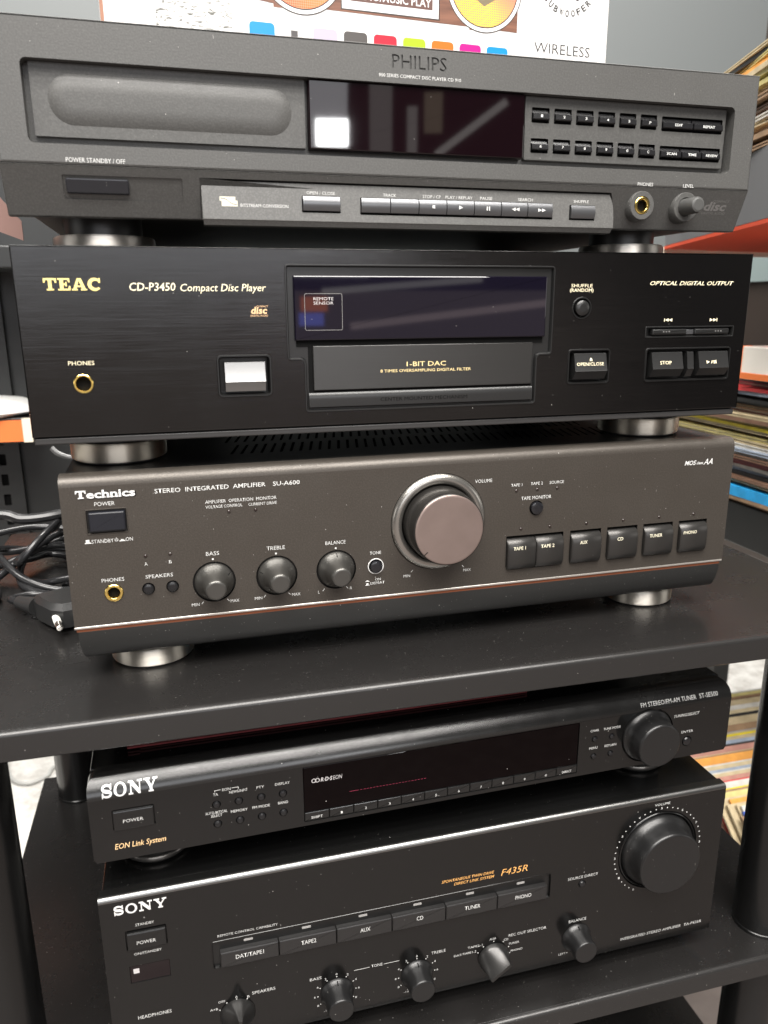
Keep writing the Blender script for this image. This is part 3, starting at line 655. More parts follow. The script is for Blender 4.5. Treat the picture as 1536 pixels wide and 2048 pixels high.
bm = bmesh.new(); plate(bm, D, rrect(-215, RT, 215, 86.6), holes, thick=8)
link('front_panel', norm(bm), [M_TECH(), M_BLK()], t, smooth=30)
n = 8; prof = [(RT - RT * math.cos(math.pi / 2 * i / n), D.H - RT + RT * math.sin(math.pi / 2 * i / n)) for i in range(n + 1)] + [(11, D.H), (11, D.H - RT - 1)]
prof = [(0.0, D.H - RT + 0.0)] + prof[1:] + [(8.2, D.H - RT)]
bm = bmesh.new(); sweep(bm, prof, -215, 215); link('panel_top_edge', norm(bm), M_TECH(), t, smooth=40)
bm = bmesh.new(); box(bm, -215.2, 214.6, -0.5, 6, D.H - 88.0, D.H - 86.65, 0.35); link('silver_trim', bm, mat('silver_trim', (0.6, 0.57, 0.53), 0.3, metal=0.8), t)
bm = bmesh.new(); box(bm, -214.2, 213.6, 0.8, 6, D.H - 90.0, D.H - 88.05); link('copper_trim', bm, mat('copper_trim', (0.26, 0.085, 0.04), 0.35, metal=0.3), t)
prof = [(0.2, 90.0), (0.6, 95), (1.6, 101), (3.0, 105.6), (4.6, 107.0), (30, 107.2), (30, 90.0)]
bm = bmesh.new(); a = [bm.verts.new(D.p(-213.6, v, y)) for y, v in prof]; a2 = [bm.verts.new(D.p(-211.4 + (v < 92) * -2.0, v, y)) for y, v in prof]
bm.free(); bm = bmesh.new(); rows = []
for u, ins in ((-213.6, 0.8), (-212.8, 0.0), (212.8, 0.0), (213.6, 0.8)):
    rows.append([bm.verts.new(D.p(u - (1 if u > 0 else -1) * max(0, v - 99) * 0.28, v, y + ins * (y < 20))) for y, v in prof])
for r0, r1 in zip(rows, rows[1:]): ring_faces(bm, r0, r1)
bm.faces.new(rows[0]); bm.faces.new(rows[-1]); link('plinth', norm(bm), M_TECHP(), t, smooth=45)
# name: slab T and bold lower case with slab feet
def P2(u, v, y): return D.p(u, v, y)
ho = lettering(D, 'echnics', -201.4, -176.0, 12.4, 4.15, M_LOGO(), t, y=-0.5, offs=0.03, name='logo')
logo(D, [g_T], -207.2, -201.2, 12.4, 4.3, M_LOGO(), t, y=-0.5, thick=0.5)
fe = [(-194.5 + 0.3, 1.7), (-192.0, 1.6), (-189.9, 1.6), (-187.4, 1.6), (-185.1, 1.8)]
shapes(D, [sq(u - w / 2, 11.95, u + w / 2, 12.42) for u, w in fe], M_LOGO(), t, y=-0.53, name='logo')
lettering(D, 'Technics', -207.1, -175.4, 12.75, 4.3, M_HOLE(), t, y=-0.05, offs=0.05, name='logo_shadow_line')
lettering(D, 'STEREO  INTEGRATED  AMPLIFIER', -165.7, -104.3, 12.1, 2.4, M_WHT(), t, offs=0.004); lettering(D, 'SU-A600', -100.0, -84.4, 12.2, 2.4, M_WHT(), t, offs=0.004)
L = lambda s, a, b, v, h, **k: lettering(D, s, a, b, v, h, M_WHT(), t, **k)
L('POWER', -197.7, -187.2, 17.1, 2.2); L('STANDBY', -201.1, -189.6, 38.2, 2.1); L('ON', -183.2, -179.4, 38.2, 2.1)
shapes(D, [sq(-204.7, 37.5, -201.3, 38.1), sq(-204.1, 35.9, -202.2, 37.45), sq(-186.6, 37.5, -183.4, 38.1), sq(-185.8, 36.9, -184.3, 37.45)], M_WHT(), t)
pw = [(-188.1 + 0.95 * math.sin(R(a)), 37.0 - 0.95 * math.cos(R(a))) for a in range(45, 316, 15)]; pw2 = [(-188.1 + 0.65 * math.sin(R(a)), 37.0 - 0.65 * math.cos(R(a))) for a in range(45, 316, 15)]
shapes(D, [[pw[i], pw[i + 1], pw2[i + 1], pw2[i]] for i in range(len(pw) - 1)] + [sq(-188.25, 35.7, -187.95, 37.0)], M_WHT(), t)
L('PHONES', -198.1, -186.0, 61.3, 2.1); L('SPEAKERS', -174.5, -159.4, 61.4, 2.1); L('A', -174.4, -172.8, 53.6, 1.9); L('B', -161.0, -159.5, 53.5, 1.9)
L('AMPLIFIER  OPERATION  MONITOR', -138.7, -98.3, 20.1, 1.9); L('VOLTAGE CONTROL', -138.7, -118.1, 23.0, 1.7); L('CURRENT DRIVE', -114.6, -98.3, 23.1, 1.7)
L('BASS', -140.3, -132.8, 51.0, 2.3); L('TREBLE', -105.3, -94.6, 50.9, 2.3); L('BALANCE', -70.2, -57.8, 50.8, 2.2)
for u in (-136.6, -100.0, -63.9): shapes(D, [circ(u, 53.3, 0.6, 12)], M_WHT(), t)
for c in (-136.5, -100.0): L('MIN', c - 13.7, c - 9.3, 81.1, 1.8, offs=0.0); L('MAX', c + 8.6, c + 13.7, 81.0, 1.8, offs=0.0)
L('L', -75.5, -74.4, 81.2, 1.8); L('R', -55.6, -54.2, 80.6, 1.8)
def tick(u, v, s): shapes(D, [[(u - s * 0.6 - 0.18, v + 0.7), (u - s * 0.6 + 0.25, v + 0.7), (u + s * 0.6 + 0.2, v - 0.7), (u + s * 0.6 - 0.25, v - 0.7)]], M_WHT(), t)
for u, v, s in ((-144.0, 79.5, 1), (-129.2, 79.3, -1), (-107.7, 79.3, 1), (-93.0, 79.2, -1), (-72.0, 79.2, 1), (-57.3, 79.1, -1), (-15.6, 72.7, 1), (18.5, 72.8, -1)): tick(u, v, s)
L('MIN', -21.1, -16.8, 76.5, 1.8, offs=0.0); L('MAX', 18.8, 23.9, 76.4, 1.8, offs=0.0); L('VOLUME', 25.4, 36.9, 19.0, 2.1)
L('TONE', -42.7, -35.6, 59.5, 2.0); L('ON', -39.5, -35.9, 76.6, 1.6); L('DEFEAT', -42.5, -33.4, 78.9, 1.6)
shapes(D, [sq(-45.7, 76.4, -43.1, 76.8), sq(-45.2, 76.0, -43.8, 76.35), sq(-45.7, 78.9, -43.1, 79.3), sq(-45.2, 77.8, -43.8, 78.85)], M_WHT(), t)
L('TAPE 1', 49.9, 57.6, 23.1, 1.9); L('TAPE 2', 63.5, 72.0, 22.9, 1.9); L('SOURCE', 76.7, 86.8, 23.0, 1.9); L('TAPE MONITOR', 57.3, 78.4, 32.3, 2.2)
L('MOS', 176.5, 185.4, 16.9, 2.9, shear=0.25, offs=0.02); L('class', 185.8, 190.9, 16.7, 1.8, shear=0.2, offs=0.02); L('AA', 191.2, 198.4, 17.2, 3.9, shear=0.35, offs=0.01)
for u, v in ((-173.5, 48.0), (-160.1, 48.0), (-125.8, 25.6), (-110.7, 25.7), (53.7, 25.9), (68.2, 26.0), (82.4, 26.0), (57.9, 51.4), (78.5, 51.4), (105.1, 51.5), (132.7, 51.6), (160.3, 51.6), (187.5, 51.6)): led(D, t, u, v)
jack(D, t, -192.2, 68.0, 5.0, 3.2)
for u, v in ((-173.4, 67.6), (-160.1, 67.5)): dotbutton(D, t, u, v, 2.9, proud=1.6)
dotbutton(D, t, 68.2, 38.1, 4.1, proud=1.8, m=mat('gloss_black_key', (0.012, 0.012, 0.014), 0.15)); dotbutton(D, t, -39.0, 67.2, 3.7, proud=2.4, m=mat('gloss_black_key', (0.012, 0.012, 0.014), 0.15))
bm = bmesh.new(); lathe(bm, D, -39.0, 67.2, [(5.1, 0.05), (5.0, -0.3), (4.6, -0.3), (4.4, 0.6)], 32, close=False); link('button_ring', norm(bm), M_LOGO(), t)
bezel(D, t, -203.2, 18.7, -181.0, 33.2, 1.0, 0.8, 0.3, M_TECH())
key(D, t, -201.4, 20.4, -182.3, 31.4, proud=1.8, back=1.1, bevel=0.8, r=0.6, m=mat('blue_black_switch', (0.009, 0.010, 0.014), 0.3))
for u, v in ((-136.5, 67.2), (-100.0, 67.0), (-63.8, 66.9)):
    bm = bmesh.new(); lathe(bm, D, u, v, [(11.2, 2.5), (11.4, 0.6), (11.2, -0.8), (10.4, -2.0), (9.0, -3.6), (7.8, -5.8), (7.0, -8.5), (6.3, -12.0), (5.9, -15.2), (5.5, -15.9), (4.5, -16.1)], 44)
    k = link('knob', norm(bm), mat('satin_grey_knob', (0.11, 0.107, 0.10), 0.34, metal=0.8), t, smooth=60)
    a = R({-136.5: 30, -100.0: -200, -63.8: 90}[u]); bm = bmesh.new(); ca, sa = math.cos(a), math.sin(a)
    pl = [D.p(u + ca * r - sa * w, v - sa * r - ca * w, y) for r, w, y in ((10.9, 0.25, -1.35), (9.0, 0.25, -3.75), (9.0, -0.25, -3.75), (10.9, -0.25, -1.35))]
    bm.faces.new([bm.verts.new(p) for p in pl]); link('pointer', bm, M_HOLE(), k, smooth=0)
# volume knob with its bright flange
bm = bmesh.new(); lathe(bm, D, 1.7, 42.1, [(30.6, 2.0), (30.6, -0.6), (30.0, -1.6), (28.6, -2.5), (27.0, -2.9), (25.4, -2.6), (24.3, -1.6), (23.9, 0.5)], 72, close=False)
link('knob_flange', norm(bm), mat('polished_grey_flange', (0.36, 0.345, 0.32), 0.26, metal=0.9), t, smooth=60)
bm = bmesh.new(); lathe(bm, D, 1.7, 42.1, [(23.4, 2.0), (23.2, -8.0), (22.3, -18.6), (22.0, -19.3), (21.2, -19.7)], 72, close=False)
kv = link('knob', norm(bm), mat('volume_knob_side', (0.03, 0.028, 0.026), 0.26, metal=0.5), t, smooth=50)
bm = bmesh.new(); lathe(bm, D, 1.7, 42.1, [(21.6, -19.55), (21.3, -19.9), (20.6, -20.05)], 72)
link('knob_face', norm(bm), mat('volume_knob_face', (0.34, 0.265, 0.24), 0.42, metal=0.85, grain=900, bump=0.08, vary=0.12), kv)
a = R(222); ca, sa = math.cos(a), math.sin(a)
shapes(D, [[(1.7 + ca * r - sa * w, 42.1 - sa * r - ca * w) for r, w in ((21.4, 0.3), (18.6, 0.3), (18.6, -0.3), (21.4, -0.3))]], M_HOLE(), kv, y=-20.1, name='pointer')
# source keys
KP = lambda v0, v1: [(5.8, v0), (2.0, v0), (-0.2, v0 + 0.5), (-2.0, v0 + 1.8), (-3.1, v0 + 4.0), (-3.5, v0 + 7.0), (-3.4, v1 - 4.0), (-2.6, v1 - 1.0), (-1.4, v1), (5.8, v1)]
kk = [(48.4, 68.2), (68.6, 88.1)] + [(a + 0.4, b - 0.5) for a, b in kh[1:]]
for (a0, a1), (s, x0, x1) in zip(kk, (('TAPE 1', 51.7, 60.3), ('TAPE 2', 71.0, 80.6), ('AUX', 99.3, 104.7), ('CD', 127.1, 131.4), ('TUNER', 151.8, 161.5), ('PHONO', 178.4, 188.8))):
    bm = bmesh.new(); pr = KP(57.4, 77.9); rows = []
    for u, sh in ((a0, 1.0), (a0 + 1.0, 0.0), (a1 - 1.0, 0.0), (a1, 1.0)): rows.append([bm.verts.new(D.p(u, v, y + (sh if y < 3 else 0))) for y, v in pr])
    for r0, r1 in zip(rows, rows[1:]): ring_faces(bm, r0, r1)
    bm.faces.new(rows[0]); bm.faces.new(rows[-1])
    k = link('button', norm(bm), mat('satin_black_key', (0.045, 0.043, 0.041), 0.33, metal=0.6, dust=0.2), t, smooth=45)
    lettering(D, s, x0, x1, 64.4, 2.2, mat('cream_key_print', (0.72, 0.68, 0.52), 0.5), k, y=-3.62, offs=0.012)
# case with slotted top
slots = []
for r in range(3):
    for i in range(44):
        x = -120 + i * 6.2; y0 = 46 + r * 44; slots.append(([(x, y0), (x + 1.8, y0), (x + 1.8 + 7, y0 + 32), (x + 7, y0 + 32)], 2.0))
PT = lambda u, v, y: Vector((u, v, D.H - 1.0 - y))
bm = bmesh.new(); plate(bm, D, [(-213, 11.4), (213, 11.4), (213, 310), (-213, 310)], slots, thick=80, P=PT, floors=True)
link('top_cover', norm(bm), [M_COVER(), M_HOLE()], t, smooth=30)
for u in (-175, 172): foot(D, t, u, 36, 107.1, 25.0, 11.5, mat('champagne_foot', (0.90, 0.85, 0.76), 0.5, metal=1.0, aniso=0.95), 22)
for u in (-175, 172): foot(D, t, u, 270, 81, 25.0, 11.5, M_FOOT(), 22)
# ------------------------------------------------------------------ slim black tuner on the big black amplifier
D = Dev(68.5); t = thing('radio_tuner', 'slim black tuner with rounded top edge under the upper shelf, SONY logo', 'tuner', (7.9, -26.1, 424.4), 1.2)
VT = 2.4
def prof_t(v): return 0.0 if v >= VT else 8.8 * ((VT - v) / 12.9) ** 1.65
def PT(u, v, y): return D.p(u, v, y + prof_t(v))
def half(v):
    return 215.0 if v >= -2.5 else 215.0 - (8.0 - math.sqrt(max(0.0, 64 - (-2.5 - v) ** 2)))
holes = [(rrect(-92.4, 2.7, 95.3, 41.0, 0.8, 2), 2.0), (rrect(-202.8, 10.2, -179.2, 23.7, 1.0, 3), 1.2), (circ(148.6, 21.0, 20.4, 48), 3)]
bp = [(-144.3, 17.8), (-131.2, 17.8), (-117.9, 17.8), (-104.8, 17.9), (-144.3, 31.0), (-131.1, 31.0), (-118.0, 31.1), (-104.9, 31.1)]; bq = [(107.1, 17.0), (120.2, 17.0), (107.1, 30.1), (120.1, 30.1)]
holes += [(circ(u, v, 2.6, 18), 2) for u, v in bp] + [(circ(u, v, 2.2, 18), 2) for u, v in bq] + [(circ(181.2, 31.1, 3.9, 20), 2)]
bm = bmesh.new(); plate(bm, D, [(-215, VT), (215, VT), (215, 41.0), (213.5, 43.5), (-213.5, 43.5), (-215, 41.0)], holes, thick=10)
link('front_panel', norm(bm), [M_SONYG(), M_BLK()], t, smooth=30)
bm = bmesh.new(); rows = []
for v in (VT, 1.0, -0.5, -2.5, -4.5, -6.5, -8.2, -9.5, -10.2, -10.5):
    h = half(v); rows.append([bm.verts.new(PT(u, v, 0)) for u in (-h, h)])
for a, b in zip(rows, rows[1:]): bm.faces.new((a[0], a[1], b[1], b[0]))
bk = [[bm.verts.new(D.p(w.co.x, D.H - w.co.z, 14)) for w in r] for r in rows]
for i in range(len(rows) - 1):
    for s in (0, 1): bm.faces.new((rows[i][s], rows[i + 1][s], bk[i + 1][s], bk[i][s]))
bm.faces.new((rows[-1][0], rows[-1][1], bk[-1][1], bk[-1][0]))
link('curved_top_panel', norm(bm), mat('sony_satin_black', (0.010, 0.0098, 0.0095), 0.25, spec=0.7, dust=0.3, smudge=0.05), t, smooth=50)
logo(D, [g_S, g_O, g_N, g_Y], -207.5, -176.0, 1.6, 6.8, M_LOGO(), t, y=-0.4, P=PT, thick=0.4)
W = lambda s, a, b, v, h, m=None, **k: lettering(D, s, a, b, v, h, m or M_WHT(), t, **k)
pk = key(D, t, -202.3, 10.8, -179.8, 23.2, proud=1.4, bevel=0.7, r=0.6, m=mat('sony_key_black', (0.007, 0.007, 0.007), 0.2, dust=0.35)); lettering(D, 'POWER', -196.9, -185.8, 18.5, 2.1, M_WHT(), pk, y=-1.5)
W('EON Link System', -203.0, -174.4, 36.1, 3.5, mat('pale_orange_print', (0.85, 0.58, 0.30), 0.5), shear=0.22, offs=0.004)
for s, a, b, v in (('TA', -145.9, -143.0, 11.8), ('EON', -140.5, -135.6, 9.4), ('NEWS/INFO', -136.5, -126.0, 11.9), ('PTY', -120.4, -115.9, 11.8), ('DISPLAY', -109.3, -100.4, 11.8), ('AUTO-BETICAL', -151.1, -138.3, 23.9), ('SELECT', -148.0, -141.4, 26.1), ('MEMORY', -136.2, -126.4, 25.2), ('FM MODE', -123.4, -112.9, 25.1), ('BAND', -108.0, -101.9, 25.0),
                   ('CHAR', 103.6, 110.0, 11.4), ('TUNE MODE', 113.5, 126.5, 11.5), ('MENU', 103.5, 109.8, 24.6), ('RETURN', 115.2, 124.2, 24.6), ('ENTER', 176.1, 185.6, 24.3)): W(s, a, b, v, 1.75, offs=0.0)
shapes(D, [sq(-145.0, 8.1, -144.6, 9.3), sq(-144.6, 8.1, -141.3, 8.45), sq(-134.9, 8.1, -131.3, 8.45), sq(-131.3, 8.1, -130.9, 9.4)], M_WHT(), t, name='bracket_line')
W('TUNING/SELECT', 168.6, 189.3, 11.0, 2.1, shear=0.25, offs=0.0)
W('FM STEREO/FM-AM TUNER', 142.2, 186.3, -0.6, 2.7, P=PT, offs=0.0); W('ST-SE500', 189.0, 204.1, -0.7, 2.7, P=PT, offs=0.0)
for u, v in bp: dotbutton(D, t, u, v, 2.1, proud=0.9, m=M_KEY(), dome=0.6)
for u, v in bq: dotbutton(D, t, u, v, 1.8, proud=0.9, m=M_KEY(), dome=0.6)
dotbutton(D, t, 181.2, 31.1, 3.2, proud=1.0, m=M_KEY(), dome=0.7)
bm = bmesh.new(); prism(bm, D, rrect(-91.9, 3.1, 94.9, 34.2, 0.3, 2), 0.3, 2.0, 0.4)
gl = link('display_window', norm(bm), M_GLASST(), t)
W2 = lambda s, a, b, v, h, **k: lettering(D, s, a, b, v, h, mat('dim_white_print', (0.5, 0.48, 0.48), 0.5), gl, y=0.2, **k)
W2('R·D·S', -81.4, -74.0, 14.3, 2.6, shear=0.2, offs=0.03); W2('EON', -73.6, -67.8, 14.4, 2.8, shear=0.2, offs=0.0)
for c in (-85.6, -83.4):
    r1 = circ(c, 13.0, 1.5, 18); r2 = circ(c, 13.0, 1.0, 18); shapes(D, [[r1[i], r1[(i + 1) % 18], r2[(i + 1) % 18], r2[i]] for i in range(18)], mat('dim_white_print', (0.5, 0.48, 0.48), 0.5), gl, y=0.2 - 0.02 * (c > -85), name='logo')
shapes(D, [sq(-63.4, 24.6, -57.5, 24.9)] + [sq(-56.5 + i * 2.1, 24.6, -55.2 + i * 2.1, 24.9) for i in range(21)], mat('red_display_line', (0.22, 0.02, 0.05), 0.4), gl, y=0.2, name='display_segment')
for i, s in enumerate(['SHIFT', '1', '2', '3', '4', '5', '6', '7', '8', '9', '0', 'DIRECT']):
    u0 = -92.1 + 15.62 * i; k = key(D, t, u0 + 0.15, 34.6, u0 + 15.47, 40.7, proud=-0.1, back=2.0, bevel=0.5, r=0.2, m=mat('sony_preset_key', (0.009, 0.009, 0.009), 0.2, dust=0.15))
    letc(D, s, u0 + 7.8, 39.3, 1.7, M_WHT(), k, width=(7.2 if len(s) > 3 else 1.2), y=0.0, offs=0.0)
bm = bmesh.new(); lathe(bm, D, 148.6, 21.0, [(19.4, 2.5), (19.2, -0.5), (18.6, -1.2), (17.2, -2.2), (16.5, -6), (16.0, -13.6), (15.4, -14.7), (14.6, -15.1)], 60)
link('knob', norm(bm), mat('soft_black_knob', (0.0085, 0.0085, 0.0087), 0.33, dust=0.5), t, smooth=50)
PC = lambda u, v, y: Vector((u, v, D.H + 9.4 - y))
bm = bmesh.new(); plate(bm, D, [(-213.5, 14.0), (213.5, 14.0), (213.5, 280), (-213.5, 280)], [], thick=52, P=PC, bevel=0.8)
link('top_cover', norm(bm), [M_SONYG(), M_HOLE()], t, smooth=30)
bm = bmesh.new(); box(bm, -186, 186, 14.6, 270, D.H + 9.5, D.H + 10.0, 0.2); link('cover_raised_panel', bm, M_SONYG(), t)
for u in (-182, 170):
    for y in (45, 250): foot(D, t, u, y, 43.4, 22.5, 5.0, mat('dark_foot_trim', (0.2, 0.19, 0.18), 0.25, metal=0.8), 20)

# ------------------------------------------------------------------ tall black amplifier on the lower shelf
D = Dev(142.6); t = thing('stereo_amplifier', 'tall glossy black amplifier on the lower shelf with six source keys, SONY logo', 'amplifier', (7.2, -29.6, 282.0), 0.39)
VCX, VCY = 162.5, 44.4
holes = [(rrect(-152.3, 45.9, 78.3, 65.3, 1.4, 3), 1.6), (rrect(-202.0, 24.9, -178.0, 39.3, 0.8, 2), 2), (rrect(-201.7, 51.0, -177.9, 63.8, 0.6, 2), 0.7), (circ(VCX, VCY, 31.8, 64), 3.5), (circ(103.1, 59.8, 2.9, 18), 2)]
bm = bmesh.new(); plate(bm, D, rrect(-215, 3.2, 215, 125.2), holes, thick=8)
link('front_panel', norm(bm), [M_SONY(), M_BLK()], t, smooth=30)
bm = bmesh.new(); n = 8; sweep(bm, [(3.2 - 3.2 * math.cos(math.pi / 2 * i / n), D.H - 3.2 + 3.2 * math.sin(math.pi / 2 * i / n)) for i in range(n + 1)] + [(8.1, D.H), (8.1, D.H - 3.2)], -215, 215); link('panel_top_edge', norm(bm), mat('sony_edge_black', (0.22, 0.22, 0.215), 0.30, metal=1.0), t, smooth=40)
logo(D, [g_S, g_O, g_N, g_Y], -207.2, -176.2, 12.4, 6.4, M_LOGO(), t, y=-0.4, thick=0.4)
W = lambda s, a, b, v, h, m=None, **k: lettering(D, s, a, b, v, h, m or M_WHT(), t, **k)
W('STANDBY', -195.6, -184.9, 22.6, 1.8); W('ON/STANDBY', -198.0, -182.0, 43.4, 1.8); W('HEADPHONES', -199.7, -179.7, 91.5, 2.5, offs=0.0); W('SPEAKERS', -129.7, -114.8, 91.9, 2.3)
shapes(D, [circ(-190.2, 17.4, 0.55, 12)], M_GREYP(), t, name='indicator_lamp')
pk = key(D, t, -201.2, 26.6, -178.6, 38.8, proud=1.3, bevel=0.7, r=0.5, m=mat('sony_key_black', (0.007, 0.007, 0.007), 0.2, dust=0.35)); lettering(D, 'POWER', -195.7, -184.7, 34.9, 2.4, M_WHT(), pk, y=-1.4)
sw = key(D, t, -201.4, 51.3, -178.2, 63.5, proud=-0.35, back=0.7, bevel=0.25, r=0.3, m=M_GLASS(), name='sensor_window')
shapes(D, [sq(-199.5, 53.5, -196.1, 57.0)], mat('dim_white_print', (0.5, 0.48, 0.48), 0.5), sw, y=0.28, name='logo'); lettering(D, 'IR', -198.8, -196.9, 56.1, 1.6, M_HOLE(), sw, y=0.22, name='logo') if False else None
W('REMOTE CONTROL CAPABILITY', -148.6, -111.2, 42.5, 1.7)
kb = [-148.0, -111.3, -74.0, -36.7, 0.7, 37.9, 75.2]
bm = bmesh.new(); bezel(D, t, -152.9, 45.2, 78.9, 66.0, 1.8, 0.9, 0.25, M_SONY(), 'key_frame'); bm.free()
for i, (s, a, b) in enumerate((('DAT/TAPE1', -138.4, -120.9), ('TAPE2', -97.1, -87.4), ('AUX', -58.3, -51.6), ('CD', -19.9, -15.3), ('TUNER', 14.2, 25.3), ('PHONO', 51.1, 63.0))):
    k = key(D, t, kb[i] + 0.25, 53.2, kb[i + 1] - 0.25, 64.4, proud=2.2, back=1.5, bevel=0.6, r=0.3, m=mat('grey_black_key', (0.016, 0.0155, 0.0155), 0.28, dust=0.08))
    lettering(D, s, a, b, 59.4, 3.0, M_WHT(), k, y=-2.3, offs=0.002)
    c = (kb[i] + kb[i + 1]) / 2
    bm = bmesh.new(); prism(bm, D, rrect(c - 3.2, 49.1, c + 2.6, 50.6, 0.3, 2), 1.1, 1.6, 0.2); link('indicator_lamp', norm(bm), mat('pale_lamp_lens', (0.33, 0.32, 0.31), 0.3), t)
W('SPONTANEOUS TWIN DRIVE', -2.0, 35.6, 36.1, 2.1, M_ORG(), shear=0.25, offs=0.004); W('DIRECT LINK SYSTEM', 6.8, 35.7, 39.5, 2.1, M_ORG(), shear=0.25, offs=0.004); W('F435R', 40.6, 60.3, 39.4, 5.0, M_ORG(), shear=0.25, offs=-0.004)
W('BASS', -92.2, -84.5, 91.8, 2.2); W('TREBLE', -8.6, 1.7, 92.0, 2.2); W('TONE', -50.7, -43.0, 91.7, 2.2); W('REC OUT SELECTOR', 48.4, 77.1, 91.7, 2.2); W('BALANCE', 94.7, 108.5, 91.6, 2.3)
shapes(D, [sq(-62.5, 90.75, -51.8, 91.1), sq(-42.1, 90.75, -31.3, 91.1)], M_WHT(), t, name='bracket_line')
for s, a, b, v in (('DAT/TAPE1→2', 7.9, 24.3, 98.6), ('TAPE2→1', 17.9, 28.7, 94.3), ('AUX', 34.0, 38.8, 91.2), ('CD', 44.8, 48.1, 94.2), ('TUNER', 48.4, 56.6, 98.6), ('PHONO', 50.4, 59.4, 105.0), ('LEFT', 88.1, 93.8, 118.2), ('OFF', -151.1, -146.8, 93.0), ('A+B', -156.5, -151.6, 97.9), ('A', -140.4, -138.8, 91.6), ('B', -132.9, -131.4, 93.4), ('RIGHT', 109.5, 116.0, 118.2)): W(s.replace('→', '-'), a, b, v, 1.7, offs=0.0)
for u, v in ((-145.9, 93.9), (-139.6, 92.6), (-133.0, 94.2), (-150.5, 98.5), (25.6, 99.5), (29.6, 95.3), (37.2, 92.6), (44.4, 94.7), (48.6, 100.0), (49.6, 105.5), (94.8, 117.2), (109.0, 117.2)): shapes(D, [circ(u, v, 0.45, 10)], M_WHT(), t, name='mark_dot')
for cu in (-74.4, -18.9):
    for a, s in ((0, '0'), (30, '2'), (60, '4'), (90, '6'), (120, '8'), (150, '10'), (-30, '2'), (-60, '4'), (-90, '6'), (-120, '8'), (-150, '-10')):
        ca, sa = math.sin(R(a)), -math.cos(R(a)); letc(D, s, cu + 14.9 * ca, 105.6 + 14.9 * sa + 0.8, 1.6, M_WHT(), t, width=1.2 * len(s), offs=0.0)
        shapes(D, [circ(cu + 12.9 * ca, 105.6 + 12.9 * sa, 0.42, 10)], M_WHT(), t, name='mark_dot')
W('SOURCE DIRECT', 91.8, 115.3, 55.0, 2.1); dotbutton(D, t, 103.1, 59.8, 2.4, proud=1.0, dome=0.7); shapes(D, [circ(104.2, 50.4, 0.5, 10)], M_GREYP(), t, name='indicator_lamp')
W('VOLUME', 156.6, 169.0, 7.3, 1.8, offs=0.0); W('INTEGRATED STEREO AMPLIFIER', 138.3, 189.2, 117.9, 2.3, shear=0.1); W('TA-F435R', 191.9, 207.1, 117.9, 2.3, shear=0.1)
for i in range(41):
    a = R(-150 + 7.5 * i); ca, sa = math.sin(a), -math.cos(a); u, v = VCX + 34.7 * ca, VCY + 34.7 * sa
    if i % 4 == 0: letc(D, str(i // 4), u, v + 0.8, 1.6, M_WHT(), t, width=1.2 * len(str(i // 4)), offs=0.02)
    else: shapes(D, [circ(u, v, 0.5, 10)], M_WHT(), t, name='mark_dot')
MK = mat('soft_black_knob', (0.0085, 0.0085, 0.0087), 0.33, dust=0.5)
bm = bmesh.new(); lathe(bm, D, VCX, VCY, [(31.2, 3.0), (31.0, 0.2), (30.2, -0.2), (29.4, 0.6), (29.0, 2.0)], 72, close=False); link('knob_ring', norm(bm), M_SONYG(), t, smooth=60)
bm = bmesh.new(); lathe(bm, D, VCX, VCY, [(28.6, 3.0), (28.4, -0.6), (27.4, -2.2), (26.2, -3.6), (25.2, -6.5), (24.6, -10.0), (24.2, -14.6), (23.6, -15.7), (22.8, -16.1)], 72); link('knob', norm(bm), MK, t, smooth=50)
for u, v in ((-74.3, 105.6), (-18.8, 105.6), (101.5, 105.2)):
    bm = bmesh.new(); lathe(bm, D, u, v, [(11.4, 0.0), (11.4, -0.6), (10.9, -1.4), (10.2, -2.4), (9.6, -4.0), (9.1, -7.0), (8.7, -11.0), (8.5, -14.0), (8.2, -14.8), (7.6, -15.1)], 48)
    k = link('knob', norm(bm), MK, t, smooth=50)
    bm = bmesh.new(); bm.faces.new([bm.verts.new(D.p(u + du, v + dv, y)) for du, dv, y in ((-0.35, -10.95, -1.6), (0.35, -10.95, -1.6), (0.35, -9.4, -4.6), (-0.35, -9.4, -4.6))]); link('pointer', bm, M_HOLE(), k, smooth=0)
def wing(u, v, ang):
    bm = bmesh.new(); n = 40; rows = []; ca, sa = math.cos(R(ang)), math.sin(R(ang))
    for y, f in ((0.0, 0.0), (-1.2, 0.0), (-3.5, 0.16), (-7.0, 0.5), (-11.0, 0.8), (-14.6, 1.0)):
        row = []
        for i in range(n):
            th = 2 * math.pi * i / n; a, b = 11.3 * math.cos(th), 11.3 * math.sin(th)
            a2, b2 = 8.6 * max(-1, min(1, 1.15 * math.cos(th))), 1.1 * max(-1, min(1, 2.5 * math.sin(th)))
            x, z = a + (a2 - a) * f, b + (b2 - b) * f; row.append(bm.verts.new(D.p(u + x * ca - z * sa, v + x * sa + z * ca, y)))
        rows.append(row)
    for r0, r1 in zip(rows, rows[1:]): ring_faces(bm, r0, r1)
    bm.faces.new(rows[-1])
    return link('selector_knob', norm(bm), mat('satin_black_selector', (0.045, 0.044, 0.043), 0.28, metal=0.7), t, smooth=40)
wing(37.3, 105.9, -37); wing(-139.5, 104.2, 98)
PC = lambda u, v, y: Vector((u, v, D.H - 0.25 - y))
bm = bmesh.new(); plate(bm, D, [(-213.5, 8.2), (213.5, 8.2), (213.5, 330), (-213.5, 330)], [], thick=124, P=PC, bevel=0.8)
link('top_cover', norm(bm), [M_SONYG(), M_HOLE()], t, smooth=30)
for u in (-180, 178):
    for y in (50, 290): foot(D, t, u, y, 124.5, 24, 9.0, mat('dark_foot_trim', (0.2, 0.19, 0.18), 0.25, metal=0.8), 21)
